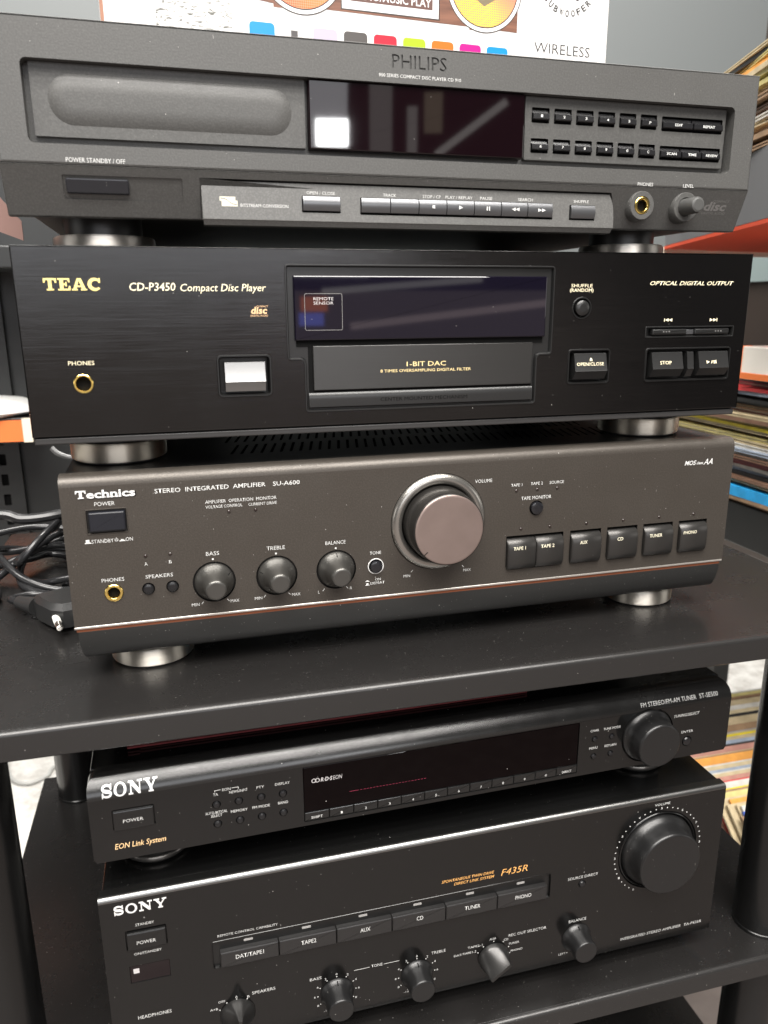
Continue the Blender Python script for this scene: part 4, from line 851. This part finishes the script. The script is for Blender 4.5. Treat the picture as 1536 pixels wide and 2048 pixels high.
# ------------------------------------------------------------------ carton standing on the top player
D = Dev(0.0)
def PB(u, v, y): return Vector((u, y, v))                       # box face: u right, v up, y back
t = thing('cardboard_carton', 'white loudspeaker carton with colourful radio print standing on the top player', 'carton', (7, 130, 892.35), 4.0)
M_CARD = mat('white_carton_board', (0.56, 0.555, 0.55), 0.42)
bm = bmesh.new(); box(bm, -178, 178, 0, 120, 0, 235, 0.8); link('carton_body', bm, M_CARD, t)
def print_mat(name, col, rough=0.4): return mat(name, col, rough)
def sheet(name, lp, m, y): return link(name, (lambda b: (b.faces.new([b.verts.new(PB(u, v, y)) for u, v in lp]), b)[1])(bmesh.new()), m, t, smooth=0)
def bl(s, a, b, v, h, m, **k): return lettering(D, s, a, b, v, h, m, t, P=lambda u, w, y: PB(u, 2 * v - w, y), **k)
sheet('edge_line', sq(-178.6, 0, -176.6, 235), print_mat('brown_edge_print', (0.28, 0.13, 0.08)), -0.10)
sheet('edge_line', sq(168.0, 0, 168.8, 235), print_mat('pale_line_print', (0.5, 0.5, 0.5)), -0.10)
m = bpy.data.materials.new('sketch_print'); m.use_nodes = True; N = m.node_tree.nodes; L_ = m.node_tree.links
tc = N.new('ShaderNodeTexCoord'); nz = N.new('ShaderNodeTexNoise'); mp = N.new('ShaderNodeMapping'); mp.inputs['Scale'].default_value = (0.45, 1, 1.3); nz.inputs['Scale'].default_value = 330; nz.inputs['Detail'].default_value = 4; nz.inputs['Distortion'].default_value = 1.5
cr = N.new('ShaderNodeValToRGB'); cr.color_ramp.elements[0].position = 0.36; cr.color_ramp.elements[0].color = (0.10, 0.10, 0.09, 1); cr.color_ramp.elements[1].position = 0.56; cr.color_ramp.elements[1].color = (0.72, 0.72, 0.70, 1)
L_.new(tc.outputs['Object'], mp.inputs[0]); L_.new(mp.outputs[0], nz.inputs['Vector']); L_.new(nz.outputs[0], cr.inputs[0]); L_.new(cr.outputs[0], N['Principled BSDF'].inputs['Base Color'])
sheet('printed_picture', sq(-146, 0, -99, 235), m, -0.12)
m = bpy.data.materials.new('wood_print'); m.use_nodes = True; N = m.node_tree.nodes; L_ = m.node_tree.links
tc = N.new('ShaderNodeTexCoord'); nz = N.new('ShaderNodeTexNoise'); mp = N.new('ShaderNodeMapping'); mp.inputs['Scale'].default_value = (0.25, 1, 2.2); nz.inputs['Scale'].default_value = 120; nz.inputs['Detail'].default_value = 6
cr = N.new('ShaderNodeValToRGB'); cr.color_ramp.elements[0].position = 0.3; cr.color_ramp.elements[0].color = (0.08, 0.03, 0.018, 1); cr.color_ramp.elements[1].position = 0.75; cr.color_ramp.elements[1].color = (0.22, 0.095, 0.055, 1)
L_.new(tc.outputs['Object'], mp.inputs[0]); L_.new(mp.outputs[0], nz.inputs['Vector']); L_.new(nz.outputs[0], cr.inputs[0]); L_.new(cr.outputs[0], N['Principled BSDF'].inputs['Base Color'])
sheet('printed_radio', [(-87, 58), (-72, 56.5), (-72, 54.5), (-62, 54.5), (-62, 56.5), (66, 56.0), (66, 54.2), (82, 54.2), (82, 55.8), (103, 55.5), (104, 180), (-87, 180)], m, -0.14)
DKP = print_mat('dark_brown_print', (0.035, 0.026, 0.022))
sheet('printed_seam', sq(-30, 73.0, 104, 76.0), DKP, -0.16)
sheet('printed_seam', sq(-87, 66.2, -30, 66.8), DKP, -0.16)
def cone_mat(name, stops, rot):
    m = bpy.data.materials.new(name); m.use_nodes = True; N = m.node_tree.nodes; L_ = m.node_tree.links
    tc = N.new('ShaderNodeTexCoord'); mp = N.new('ShaderNodeMapping'); mp.inputs['Rotation'].default_value = (R(-90), 0, 0)
    m2 = N.new('ShaderNodeMapping'); m2.inputs['Rotation'].default_value = (0, 0, R(rot)); g = N.new('ShaderNodeTexGradient'); g.gradient_type = 'RADIAL'
    L_.new(tc.outputs['Object'], mp.inputs[0]); L_.new(mp.outputs[0], m2.inputs[0]); L_.new(m2.outputs[0], g.inputs[0])
    cr = N.new('ShaderNodeValToRGB'); e = cr.color_ramp.elements
    e[0].position = stops[0][0]; e[0].color = (*stops[0][1], 1); e[1].position = stops[1][0]; e[1].color = (*stops[1][1], 1)
    for p, c in stops[2:]: k = e.new(p); k.color = (*c, 1)
    L_.new(g.outputs[0], cr.inputs[0])
    v = N.new('ShaderNodeTexVoronoi'); v.inputs['Scale'].default_value = 700; v.inputs['Randomness'].default_value = 0.0; L_.new(tc.outputs['Object'], v.inputs['Vector'])
    lt = N.new('ShaderNodeMath'); lt.operation = 'GREATER_THAN'; L_.new(v.outputs['Distance'], lt.inputs[0]); lt.inputs[1].default_value = 0.42
    mx = N.new('ShaderNodeMix'); mx.data_type = 'RGBA'; L_.new(lt.outputs[0], mx.inputs[0]); L_.new(cr.outputs[0], mx.inputs[6]); mx.inputs[7].default_value = (0.42, 0.22, 0.12, 1)
    L_.new(mx.outputs[2], N['Principled BSDF'].inputs['Base Color'])
    return m
for cx, cz, nm, stops in ((-53, 80.5, 'left_cone_print', [(0.0, (0.7, 0.02, 0.08)), (1.0, (0.7, 0.02, 0.08)), (0.25, (0.65, 0.12, 0.03)), (0.5, (0.75, 0.25, 0.05)), (0.62, (0.6, 0.1, 0.05)), (0.8, (0.7, 0.03, 0.10))]), (77, 82.0, 'right_cone_print', [(0.0, (0.72, 0.45, 0.04)), (1.0, (0.65, 0.60, 0.04)), (0.3, (0.7, 0.5, 0.05)), (0.52, (0.6, 0.02, 0.12)), (0.65, (0.7, 0.06, 0.10)), (0.8, (0.72, 0.30, 0.05))])):
    sheet('printed_rim', circ(cx, cz, 29.0, 56), DKP, -0.17); sheet('printed_rim', circ(cx, cz, 28.4, 56), print_mat('white_ink', (0.58, 0.58, 0.58)), -0.19); sheet('printed_rim', circ(cx, cz, 26.0, 56), DKP, -0.21)
    b = bmesh.new(); b.faces.new([b.verts.new(PB(u, v, 0)) for u, v in circ(0, 0, 25.3, 56)]); o = link('printed_cone', b, cone_mat(nm, stops, 0), t, smooth=0, loc=(cx, -0.23, cz))
    sheet('printed_cap', [(cx + 12.5 * math.cos(R(30 + 60 * i)), cz + 12.5 * math.sin(R(30 + 60 * i))) for i in range(6)], print_mat('olive_ink', (0.16, 0.13, 0.08)), -0.26)
WI = print_mat('white_ink', (0.58, 0.58, 0.58))
sheet('printed_label', sq(-26, 84, 44, 120), print_mat('charcoal_ink', (0.06, 0.055, 0.055)), -0.17)
sheet('printed_label', sq(-27, 57.5, 43.5, 72.5), DKP, -0.18); sheet('printed_label', sq(-26.2, 58.3, 42.7, 72.2), WI, -0.20); sheet('printed_label', sq(-20.4, 63.2, 38.2, 71.0), print_mat('brown_ink', (0.10, 0.05, 0.04)), -0.22)
bl('RADIO/MUSIC PLAY', -19.4, 37.2, 64.8, 4.8, WI, y=-0.24, offs=0.016)
for i in range(7): sheet('printed_dots', circ(34 + (i % 4) * 2.3, 76.5 + (i // 4) * 2.6, 0.8, 10), WI, -0.2)
for i, c in enumerate(((0.0, 0.33, 0.78), (0.78, 0.78, 0.76), (0.60, 0.54, 0.72), (0.10, 0.09, 0.085), (0.70, 0.01, 0.04), (0.48, 0.70, 0.01), (0.85, 0.20, 0.01), (0.70, 0.0, 0.30), (0.0, 0.33, 0.78))):
    u = -80 + 21.0 * i; sheet('printed_swatch', rrect(u - 8.2, 24, u + 8.2, 45.0, 2.4, 4), print_mat('swatch_ink_%d' % i, tuple(v * 0.6 for v in c)), -0.14)
sheet('printed_swatch', sq(-61, 30, -56.6, 42), print_mat('charcoal_ink', (0.06, 0.055, 0.055)), -0.17)
BI = print_mat('black_ink', (0.012, 0.012, 0.012))
bl('WIRELESS', 117.5, 163.5, 44.6, 6.6, BI, y=-0.14, offs=-0.012)
for i, ch in enumerate('SUBWOOFER'):
    a = R(-138 + 12.2 * i * 1.0 + (i > 2) * 1.5); cx, cz = 143 + 21.5 * math.sin(a + math.pi / 1) * -1, 0
    ang = R(-142 + i * 13.0); ux, uz = 143 + 21.5 * math.cos(R(-142 + i * 13.0)), 93 + 21.5 * math.sin(R(-142 + i * 13.0)); rot = R(-142 + i * 13.0 + 90)
    lettering(D, ch, -1.5, 1.5, 0, 4.1, BI, t, y=-0.14, offs=0.012, P=lambda u, w, y, ux=ux, uz=uz, rot=rot: PB(ux + u * math.cos(rot) - (-w - 1.9) * math.sin(rot), uz + u * math.sin(rot) + (-w - 1.9) * math.cos(rot), y))
star = []
for i in range(10): rr = 15.5 if i % 2 == 0 else 6.5; star.append((143 + rr * math.cos(R(90 + 36 * i)), 93 + rr * math.sin(R(90 + 36 * i))))
b = bmesh.new(); fill(b, [star], PB, -0.14); link('printed_star', b, DKP, t, smooth=0)
for rr in (12.5, 14.8):
    for a0 in (-60, 180 + 20):
        p1 = arc(143, 93, rr, rr, a0, a0 + 40, 8); p2 = arc(143, 93, rr - 0.9, rr - 0.9, a0, a0 + 40, 8)
        for i in range(8): sheet('printed_arc', [p1[i], p1[i + 1], p2[i + 1], p2[i]], BI, -0.16) if i % 8 == 0 else None

# ------------------------------------------------------------------ coiled power cord with its plug, left on the upper shelf
t = thing('power_cord', 'coiled black power cord with flat two pin plug on the upper shelf', 'power cord', (-250, 150, 550), 0)
M_CORD = mat('black_cord_pvc', (0.016, 0.016, 0.017), 0.24, dust=0.2)
def cord(pts, r=2.9):
    bm = bmesh.new(); tube(bm, [(x + 250, y - 150, z) for x, y, z in pts], r, 10, 7); return link('cable', norm(bm), M_CORD, t, smooth=60)
cord([(-330, 250, 12), (-310, 238, 14), (-285, 225, 16), (-262, 222, 20), (-240, 228, 24), (-215, 236, 20), (-190, 230, 12), (-170, 215, 8)])
cord([(-200, 222, 4), (-230, 230, 5), (-258, 240, 7), (-268, 215, 12), (-272, 185, 20), (-266, 165, 26), (-252, 172, 40), (-242, 200, 46), (-246, 226, 38), (-258, 236, 24), (-272, 205, 14), (-268, 165, 9), (-252, 145, 6), (-235, 138, 6), (-212, 142, 8), (-190, 150, 8)])
cord([(-320, 195, 6), (-296, 210, 8), (-275, 214, 14), (-255, 206, 24), (-235, 196, 26), (-215, 196, 18), (-195, 205, 10)])
cord([(-262, 178, 4), (-250, 162, 8), (-238, 154, 12), (-222, 152, 14), (-205, 158, 12)])
cord([(-335, 170, 6), (-305, 182, 6), (-287, 168, 5), (-282, 145, 4), (-292, 122, 4), (-315, 105, 4), (-335, 98, 4)])
cord([(-246, 240, 4), (-232, 215, 12), (-228, 185, 8), (-236, 160, 4)], 3.0)
cord([(-350, 228, 20), (-318, 225, 26), (-292, 236, 30), (-268, 246, 30), (-244, 246, 26), (-220, 242, 14), (-200, 238, 8)])
cord([(-300, 150, 4), (-284, 176, 12), (-262, 196, 26), (-240, 210, 34), (-222, 206, 28), (-214, 184, 16), (-218, 160, 8), (-236, 150, 5), (-262, 158, 12), (-284, 186, 22), (-292, 214, 22), (-280, 238, 14), (-255, 250, 8), (-225, 252, 6)])
cord([(-345, 212, 6), (-318, 200, 10), (-300, 178, 14), (-296, 152, 10), (-308, 130, 6), (-335, 118, 4)])
cord([(-210, 132, 4), (-232, 132, 5), (-254, 140, 7), (-268, 132, 8), (-262, 122, 9)])
# plug: flat hexagonal grip with strain relief, two pins
bm = bmesh.new(); pl = [(-250, 108), (-244, 96), (-234, 82), (-226, 78), (-213, 82), (-205, 96), (-206, 112), (-228, 120)]
lo = [bm.verts.new((x + 250, y - 150, 3)) for x, y in pl]; mi_ = [bm.verts.new((x + 250, y - 150, 15)) for x, y in pl]; hi = [bm.verts.new((228 - 228 + (x + 228) * 0.82 - 228 + 250, (y - 99) * 0.8 + 99 - 150, 19)) for x, y in pl]
bm.faces.new(lo); ring_faces(bm, lo, mi_); ring_faces(bm, mi_, hi); bm.faces.new(hi)
pg = link('plug', norm(bm), mat('black_plug_rubber', (0.02, 0.02, 0.02), 0.35, grain=500, bump=0.2), t, smooth=25)
def rod(p, q, r0, r1, m, name, parent, n=16):
    bm = bmesh.new(); p, q = Vector(p), Vector(q); d = (q - p).normalized(); s = d.orthogonal().normalized(); o = d.cross(s)
    rows = [[bm.verts.new(c + rr * (math.cos(2 * math.pi * k / n) * s + math.sin(2 * math.pi * k / n) * o)) for k in range(n)] for c, rr in ((p, r0), (p + (q - p) * 0.94, r1), (q, r1 * 0.6))]
    for a, b in zip(rows, rows[1:]): ring_faces(bm, a, b)
    bm.faces.new(rows[0]); bm.faces.new(rows[-1]); return link(name, norm(bm), m, parent)
OFF = Vector((250, -150, 0))
for b0 in ((-232, 84, 10), (-218, 84, 10)):
    p = Vector(b0) + OFF; e = p + Vector((3, -11, -1.0)); f = e + Vector((2.2, -7.5, -0.7))
    pin = rod(p, e, 2.5, 2.5, mat('white_pin_sleeve', (0.75, 0.74, 0.70), 0.4), 'pin', pg)
    rod(e, f, 2.1, 2.1, M_CHROME(), 'pin_tip', pin) if False else rod(e, f, 2.1, 2.1, M_CHROME(), 'pin', pg)
rod(Vector((-247, 106, 10)) + OFF, Vector((-262, 122, 9)) + OFF, 6.5, 4.5, mat('black_plug_rubber', (0.02, 0.02, 0.02), 0.35), 'strain_relief', pg)

# ------------------------------------------------------------------ black display shelving behind on the left
t = thing('display_shelving', 'dark metal display shelving with orange edged shelf behind the stack', 'shelving', (-560, 520, 0), 0)
M_DK = mat('dark_steel_panel', (0.018, 0.019, 0.019), 0.42, grain=300, bump=0.05)
bm = bmesh.new(); box(bm, -500, 470, 60, 70, 280, 965); link('back_panel', bm, M_DK, t)
bm = bmesh.new(); holes = [(rrect(-6, 300 + 25 * i, 2, 314 + 25 * i, 1, 2), 4) for i in range(25)]
plate(bm, D, sq(-18, 282, 18, 960), holes, y=50, thick=9.8, P=lambda u, v, y: Vector((u + 205, y, v))); link('slotted_upright', norm(bm), [M_DK, M_HOLE()], t, smooth=30)
bm = bmesh.new(); box(bm, -480, 252, -18, 49, 612, 641, 1.5); sh = link('shelf', bm, M_BLK(), t)
bm = bmesh.new(); box(bm, -480, 243, -20.5, -18.2, 614.5, 638.5); link('price_rail', bm, mat('orange_card', (0.80, 0.20, 0.05), 0.4), sh)
bm = bmesh.new(); box(bm, 243.3, 253, -21, -18.2, 613.5, 640.5); link('rail_end', bm, mat('cream_card', (0.82, 0.76, 0.62), 0.4), sh)
for x in (-480, 440):
    bm = bmesh.new(); box(bm, x - 18, x + 18, 71, 107, 0, 965, 1); link('upright', bm, M_DK, t)
bm = bmesh.new(); box(bm, -480, 400, -60, 49, 800, 822, 1.5); link('shelf', bm, M_DK, t)
bm = bmesh.new(); vlathe(bm, 0, 0, [(10, 0), (52, 0.5), (60, 5), (58, 10), (44, 17), (18, 21)], 40)
for v in bm.verts: v.co.x *= 1.2
o = link('tin_lid', norm(bm), mat('white_plastic', (0.75, 0.75, 0.73), 0.35), loc=(-372, 545, 641.2)); tag(o, 'rounded white plastic lid on the orange edged shelf', 'lid')
bm = bmesh.new(); tube(bm, [(-420, 210, 596), (-330, 205, 601), (-284, 200, 604), (-268, 198, 600), (-243, 200, 601), (-200, 215, 606), (-150, 240, 612)], 4.2, 10, 8)
o = link('hanging_cable', norm(bm), M_CORD); tag(o, 'thick black cable running behind the bronze grey amplifier at its left', 'cable')
bm = bmesh.new(); tube(bm, [(-257, 302, 638), (-250, 300, 632), (-235, 300, 628), (-200, 305, 630), (-150, 312, 640)], 2.4, 10, 8)
o = link('hanging_cable', norm(bm), mat('grey_cord_pvc', (0.09, 0.09, 0.09), 0.35)); tag(o, 'thin grey cable behind the left foot of the brushed black player', 'cable')
bm = bmesh.new(); lpg = [(-262, 862), (-262, 816), (-238, 804), (-221, 797.5), (-221, 808), (-232, 822), (-240, 862)]
a = [bm.verts.new((x, 66, z)) for x, z in lpg]; b = [bm.verts.new((x, 67.2, z)) for x, z in lpg]; bm.faces.new(a); bm.faces.new(b); ring_faces(bm, a, b)
o = link('paper_tag', norm(bm), mat('pink_brown_card', (0.22, 0.125, 0.105), 0.6), smooth=0); tag(o, 'pinkish brown paper tag hanging beside the left end of the top player', 'tag')
bm = bmesh.new(); tube(bm, [(-520, 905, 4), (-484, 878, 4), (-472, 835, 4), (-455, 800, 4), (-430, 785, 4), (-404, 800, 4), (-390, 830, 4), (-300, 860, 4)], 3.0, 10, 8)
o = link('floor_cable', norm(bm), mat('white_cord_pvc', (0.45, 0.45, 0.43), 0.4)); tag(o, 'pale cable looped on the carpet behind the rack at the left', 'cable')

# ------------------------------------------------------------------ wall and dark cabinet far behind
bm = bmesh.new(); box(bm, -2200, 2600, 1500, 1560, 0, 2450); o = link('wall', bm, mat('blue_grey_wall', (0.12, 0.13, 0.131), 0.6), smooth=0); tag(o, 'blue grey wall behind the shop shelves', kind='structure')
t = thing('storage_cabinet', 'black storage cabinet far behind the right side of the stack', 'cabinet', (850, 950, 0))
bm = bmesh.new(); box(bm, -330, 420, 0, 300, 560, 842, 2); link('cabinet_body', bm, M_BLK(), t)
for x in (-300, 390):
    bm = bmesh.new(); box(bm, x - 20, x + 20, 240, 280, 0, 560, 1); link('leg', bm, M_BLK(), t)
bm = bmesh.new(); box(bm, -326, 40, -4, -0.5, 566, 836, 1); link('door', bm, mat('brown_black_door', (0.05, 0.03, 0.022), 0.3), t)
bm = bmesh.new(); box(bm, 44, 416, -4, -0.5, 566, 836, 1); link('door', bm, mat('brown_black_door', (0.05, 0.03, 0.022), 0.3), t)

# ------------------------------------------------------------------ record shelf to the right
t = thing('record_shelf', 'shop shelf unit holding stacks of records right of the stack', 'shelf unit', (620, 400, 0))
bm = bmesh.new(); box(bm, -172, 190, -340, 360, 500, 547, 2); link('shelf', bm, M_BLK(), t)
bm = bmesh.new(); box(bm, 191, 205, -340, 360, 330, 545); link('back_panel', bm, mat('brown_grey_panel', (0.20, 0.165, 0.15), 0.6), t)
bm = bmesh.new(); box(bm, 191, 205, -340, 360, 546, 1250); link('back_panel', bm, mat('dark_brown_panel', (0.030, 0.022, 0.018), 0.5), t)
bm = bmesh.new(); box(bm, 183, 190.8, -340, 360, 796, 850, 1); link('rail', bm, mat('teal_grey_rail', (0.20, 0.25, 0.25), 0.5), t)
for y in (-325, 345):
    bm = bmesh.new(); box(bm, 206, 240, y - 15, y + 15, 0, 1250, 1); link('upright', bm, M_DK, t)
quad = [(465, 470), (676, 507), (640, 100), (338, 100)]
bm = bmesh.new(); a = [bm.verts.new((x - 620, y - 400, 832)) for x, y in quad]; b = [bm.verts.new((x - 620, y - 400, 893)) for x, y in quad]; bm.faces.new(a); bm.faces.new(b); ring_faces(bm, a, b)
sh = link('shelf', norm(bm), mat('grey_shelf_board', (0.13, 0.13, 0.135), 0.5), t, smooth=0)
bm = bmesh.new(); a = [bm.verts.new((x - 620, y - 400, 828)) for x, y in quad]; b = [bm.verts.new((x - 620, y - 400, 831.6)) for x, y in quad]; bm.faces.new(a); bm.faces.new(b); ring_faces(bm, a, b)
link('underside_panel', norm(bm), mat('orange_red_panel', (0.60, 0.055, 0.010), 0.5), sh, smooth=0)
bm = bmesh.new(); q2 = [(464, 470.5), (680, 508.5), (681, 514), (463, 476)]; a = [bm.verts.new((x - 620, y - 400, 822)) for x, y in q2]; b = [bm.verts.new((x - 620, y - 400, 831)) for x, y in q2]; bm.faces.new(a); bm.faces.new(b); ring_faces(bm, a, b)
link('edge_trim', norm(bm), mat('cream_card', (0.82, 0.76, 0.62), 0.4), sh, smooth=0)

PAL = {'cream': (0.55, 0.45, 0.28), 'pale yellow': (0.62, 0.54, 0.22), 'white': (0.62, 0.60, 0.55), 'tan': (0.33, 0.21, 0.12), 'black': (0.02, 0.02, 0.02), 'dark red': (0.22, 0.03, 0.035), 'red': (0.62, 0.05, 0.05), 'yellow': (0.82, 0.66, 0.02), 'blue': (0.05, 0.12, 0.55), 'grey blue': (0.32, 0.37, 0.45), 'orange': (0.75, 0.34, 0.07), 'pink': (0.48, 0.24, 0.19), 'brown': (0.20, 0.11, 0.07), 'sky blue': (0.02, 0.36, 0.75)}
WEAR = lambda c: mat('sleeve_card_' + c.replace(' ', '_'), PAL[c], 0.5, grain=60, speck=-0.25, vary=0.2)
PAPER = lambda: mat('sleeve_paper', (0.70, 0.64, 0.52), 0.7)
ONES = 'first second third fourth fifth sixth seventh eighth ninth tenth eleventh twelfth thirteenth fourteenth fifteenth sixteenth seventeenth eighteenth nineteenth'.split()
TENS = ['', '', 'twent', 'thirt', 'fort', 'fift']
def ordinal(n):
    if n < 20: return ONES[n - 1]
    return TENS[n // 10] + ('ieth' if n % 10 == 0 else 'y ' + ONES[n % 10 - 1])
def sleeve(x, y, z, th, c, place, n, rz=0.0, rx=0.0, ry=0.0, size=314, mouth=True):
    """folded card sleeve with a paper inner showing in its open side (towards -X, or up when standing)"""
    o = thing('record_sleeve', '%s record sleeve, %s' % (c, place.replace('#', ordinal(n))), 'record', (x, y, z), 0, 'record sleeves ' + place.split('# ')[-1])
    o.rotation_euler = (R(rx), R(ry), R(rz)); bm = bmesh.new(); s = size; w = min(1.3, th * 0.34)
    box(bm, 0, s, 0, s, 0, w); box(bm, 0, s, 0, s, th - w, th)
    if mouth: box(bm, s - 1.0, s - 0.01, 0.02, s - 0.02, w, th - w)
    else: box(bm, 0.01, 1.2, 0.02, s - 0.02, w, th - w)
    link('cover', bm, WEAR(c), o, smooth=0)
    bm = bmesh.new(); box(bm, (1.8 if mouth else 4), s - 2, 2, s - 2, w + 0.02, th - w - 0.02); link('inner_sleeve', bm, PAPER(), o, smooth=0)
    return o
rnd = random.Random(11)
seq = ['tan', 'tan', ('sky blue', 11), 'tan', 'cream', 'brown', 'black', 'grey blue', 'white', 'dark red', 'dark red', 'brown', 'white', 'grey blue', 'white', 'cream', 'pale yellow', 'brown', 'cream', 'yellow', 'pale yellow', 'brown', 'cream', 'pink', 'tan', 'black', 'black', 'white', 'grey blue', 'red', 'dark red', 'black']
z = 547.2
for n_, c in enumerate(seq):
    th = rnd.uniform(3.4, 4.6)
    if isinstance(c, tuple): c, th = c
    o = sleeve(450 + rnd.uniform(-7, 7), 132 + rnd.uniform(-8, 8), z, th, c, '# from the bottom of the flat stack', n_ + 1, rz=rnd.uniform(-2.5, 2.5), mouth=rnd.random() < 0.45)
    if c == 'sky blue':
        e = circ(0, 0, 16, 28, 4.2); e2 = circ(0, 0, 8, 28, 1.7); bm = bmesh.new()
        for i in range(28): bm.faces.new([bm.verts.new((-0.15, 70 + p[0], th / 2 + p[1])) for p in (e[i], e[(i + 1) % 28], e2[(i + 1) % 28], e2[i])])
        link('printed_ring', bm, mat('white_ink', (0.58, 0.58, 0.58)), o, smooth=0)
        bm = bmesh.new(); box(bm, -0.05, 0.6, 0.1, 313.8, 1.32, th - 1.32); link('spine', bm, WEAR('sky blue'), o, smooth=0)
    z += th + 0.15
zt = z
t = thing('carton_lid', 'cream box with an orange border lying on the flat record stack', 'box', (436, 70, zt + 0.1))
bm = bmesh.new(); box(bm, 0, 200, 0, 205, 0, 34, 1.5); link('box_body', bm, mat('cream_glow_card', (0.86, 0.82, 0.74), 0.4), t)
bm = bmesh.new(); box(bm, -0.8, 200.5, -0.8, 205.6, 0.4, 7, 0.4); link('border', bm, mat('orange_card', (0.80, 0.20, 0.05), 0.4), t)
bm = bmesh.new(); box(bm, -0.9, 12, 199, 206, 6, 34.4, 0.6); link('border', bm, mat('orange_card', (0.80, 0.20, 0.05), 0.4), t)
z = 893.4; k = 0
for n_, c in enumerate(['tan', 'brown', 'tan', 'cream', 'tan', 'cream', 'white', 'black', 'brown', 'cream', 'tan', 'black', 'cream', 'pale yellow', 'tan', 'pale yellow', 'cream', 'orange', 'cream', 'pale yellow', 'black', 'cream', 'brown']):
    th = rnd.uniform(3.2, 4.8); ang = -17 + rnd.uniform(-5, 5)
    sleeve(352 + rnd.uniform(-8, 10), 112 + rnd.uniform(-8, 8), z, th, c, '# from the bottom of the upper shelf stack', n_ + 1, rz=ang, mouth=rnd.random() < 0.6); z += th + 0.15
z2 = z
rn = random.Random(5)
accent = {3: 'red', 5: 'blue', 9: 'orange', 13: 'yellow', 15: 'red', 19: 'grey blue', 23: 'orange', 27: 'black', 28: 'grey blue', 31: 'yellow', 33: 'grey blue', 36: 'red', 39: 'black', 43: 'pink', 46: 'brown'}
sl = [accent.get(i) or rn.choice(['cream', 'cream', 'cream', 'white', 'tan', 'pale yellow', 'pink', 'tan']) for i in range(50)]
TL = 50.0
for i, c in enumerate(sl):
    yt = 168 + i * 5.5; th = rnd.uniform(2.6, 3.5); a = TL + rnd.uniform(-0.8, 0.8)
    # standing on its edge and leaning back: the sheet's own Y edge runs up the lean
    yb = yt - 314 * math.sin(R(a)); o = sleeve(438 + rnd.uniform(-9, 9), yb, th * math.sin(R(a)) + 0.4, th, c, '# from the front of the leaning floor row', i + 1, rx=90 - a, mouth=rnd.random() < 0.3)
    o.location.z = 0.4 * MM
o = sleeve(-186, -1, 503.2, 3.0, 'dark red', 'lying on the tuner close under the upper shelf', 1, rz=0.6, size=262); o['group'] = 'record sleeves lying on the tuner'
o = sleeve(520, 180, z2 + 0.5, 4.0, 'black', 'added on the grey upper shelf stack as the dark diagonal', 1, rz=-17, ry=-32); del o['group']  # invented sleeve, put in for the dark diagonal at upper right
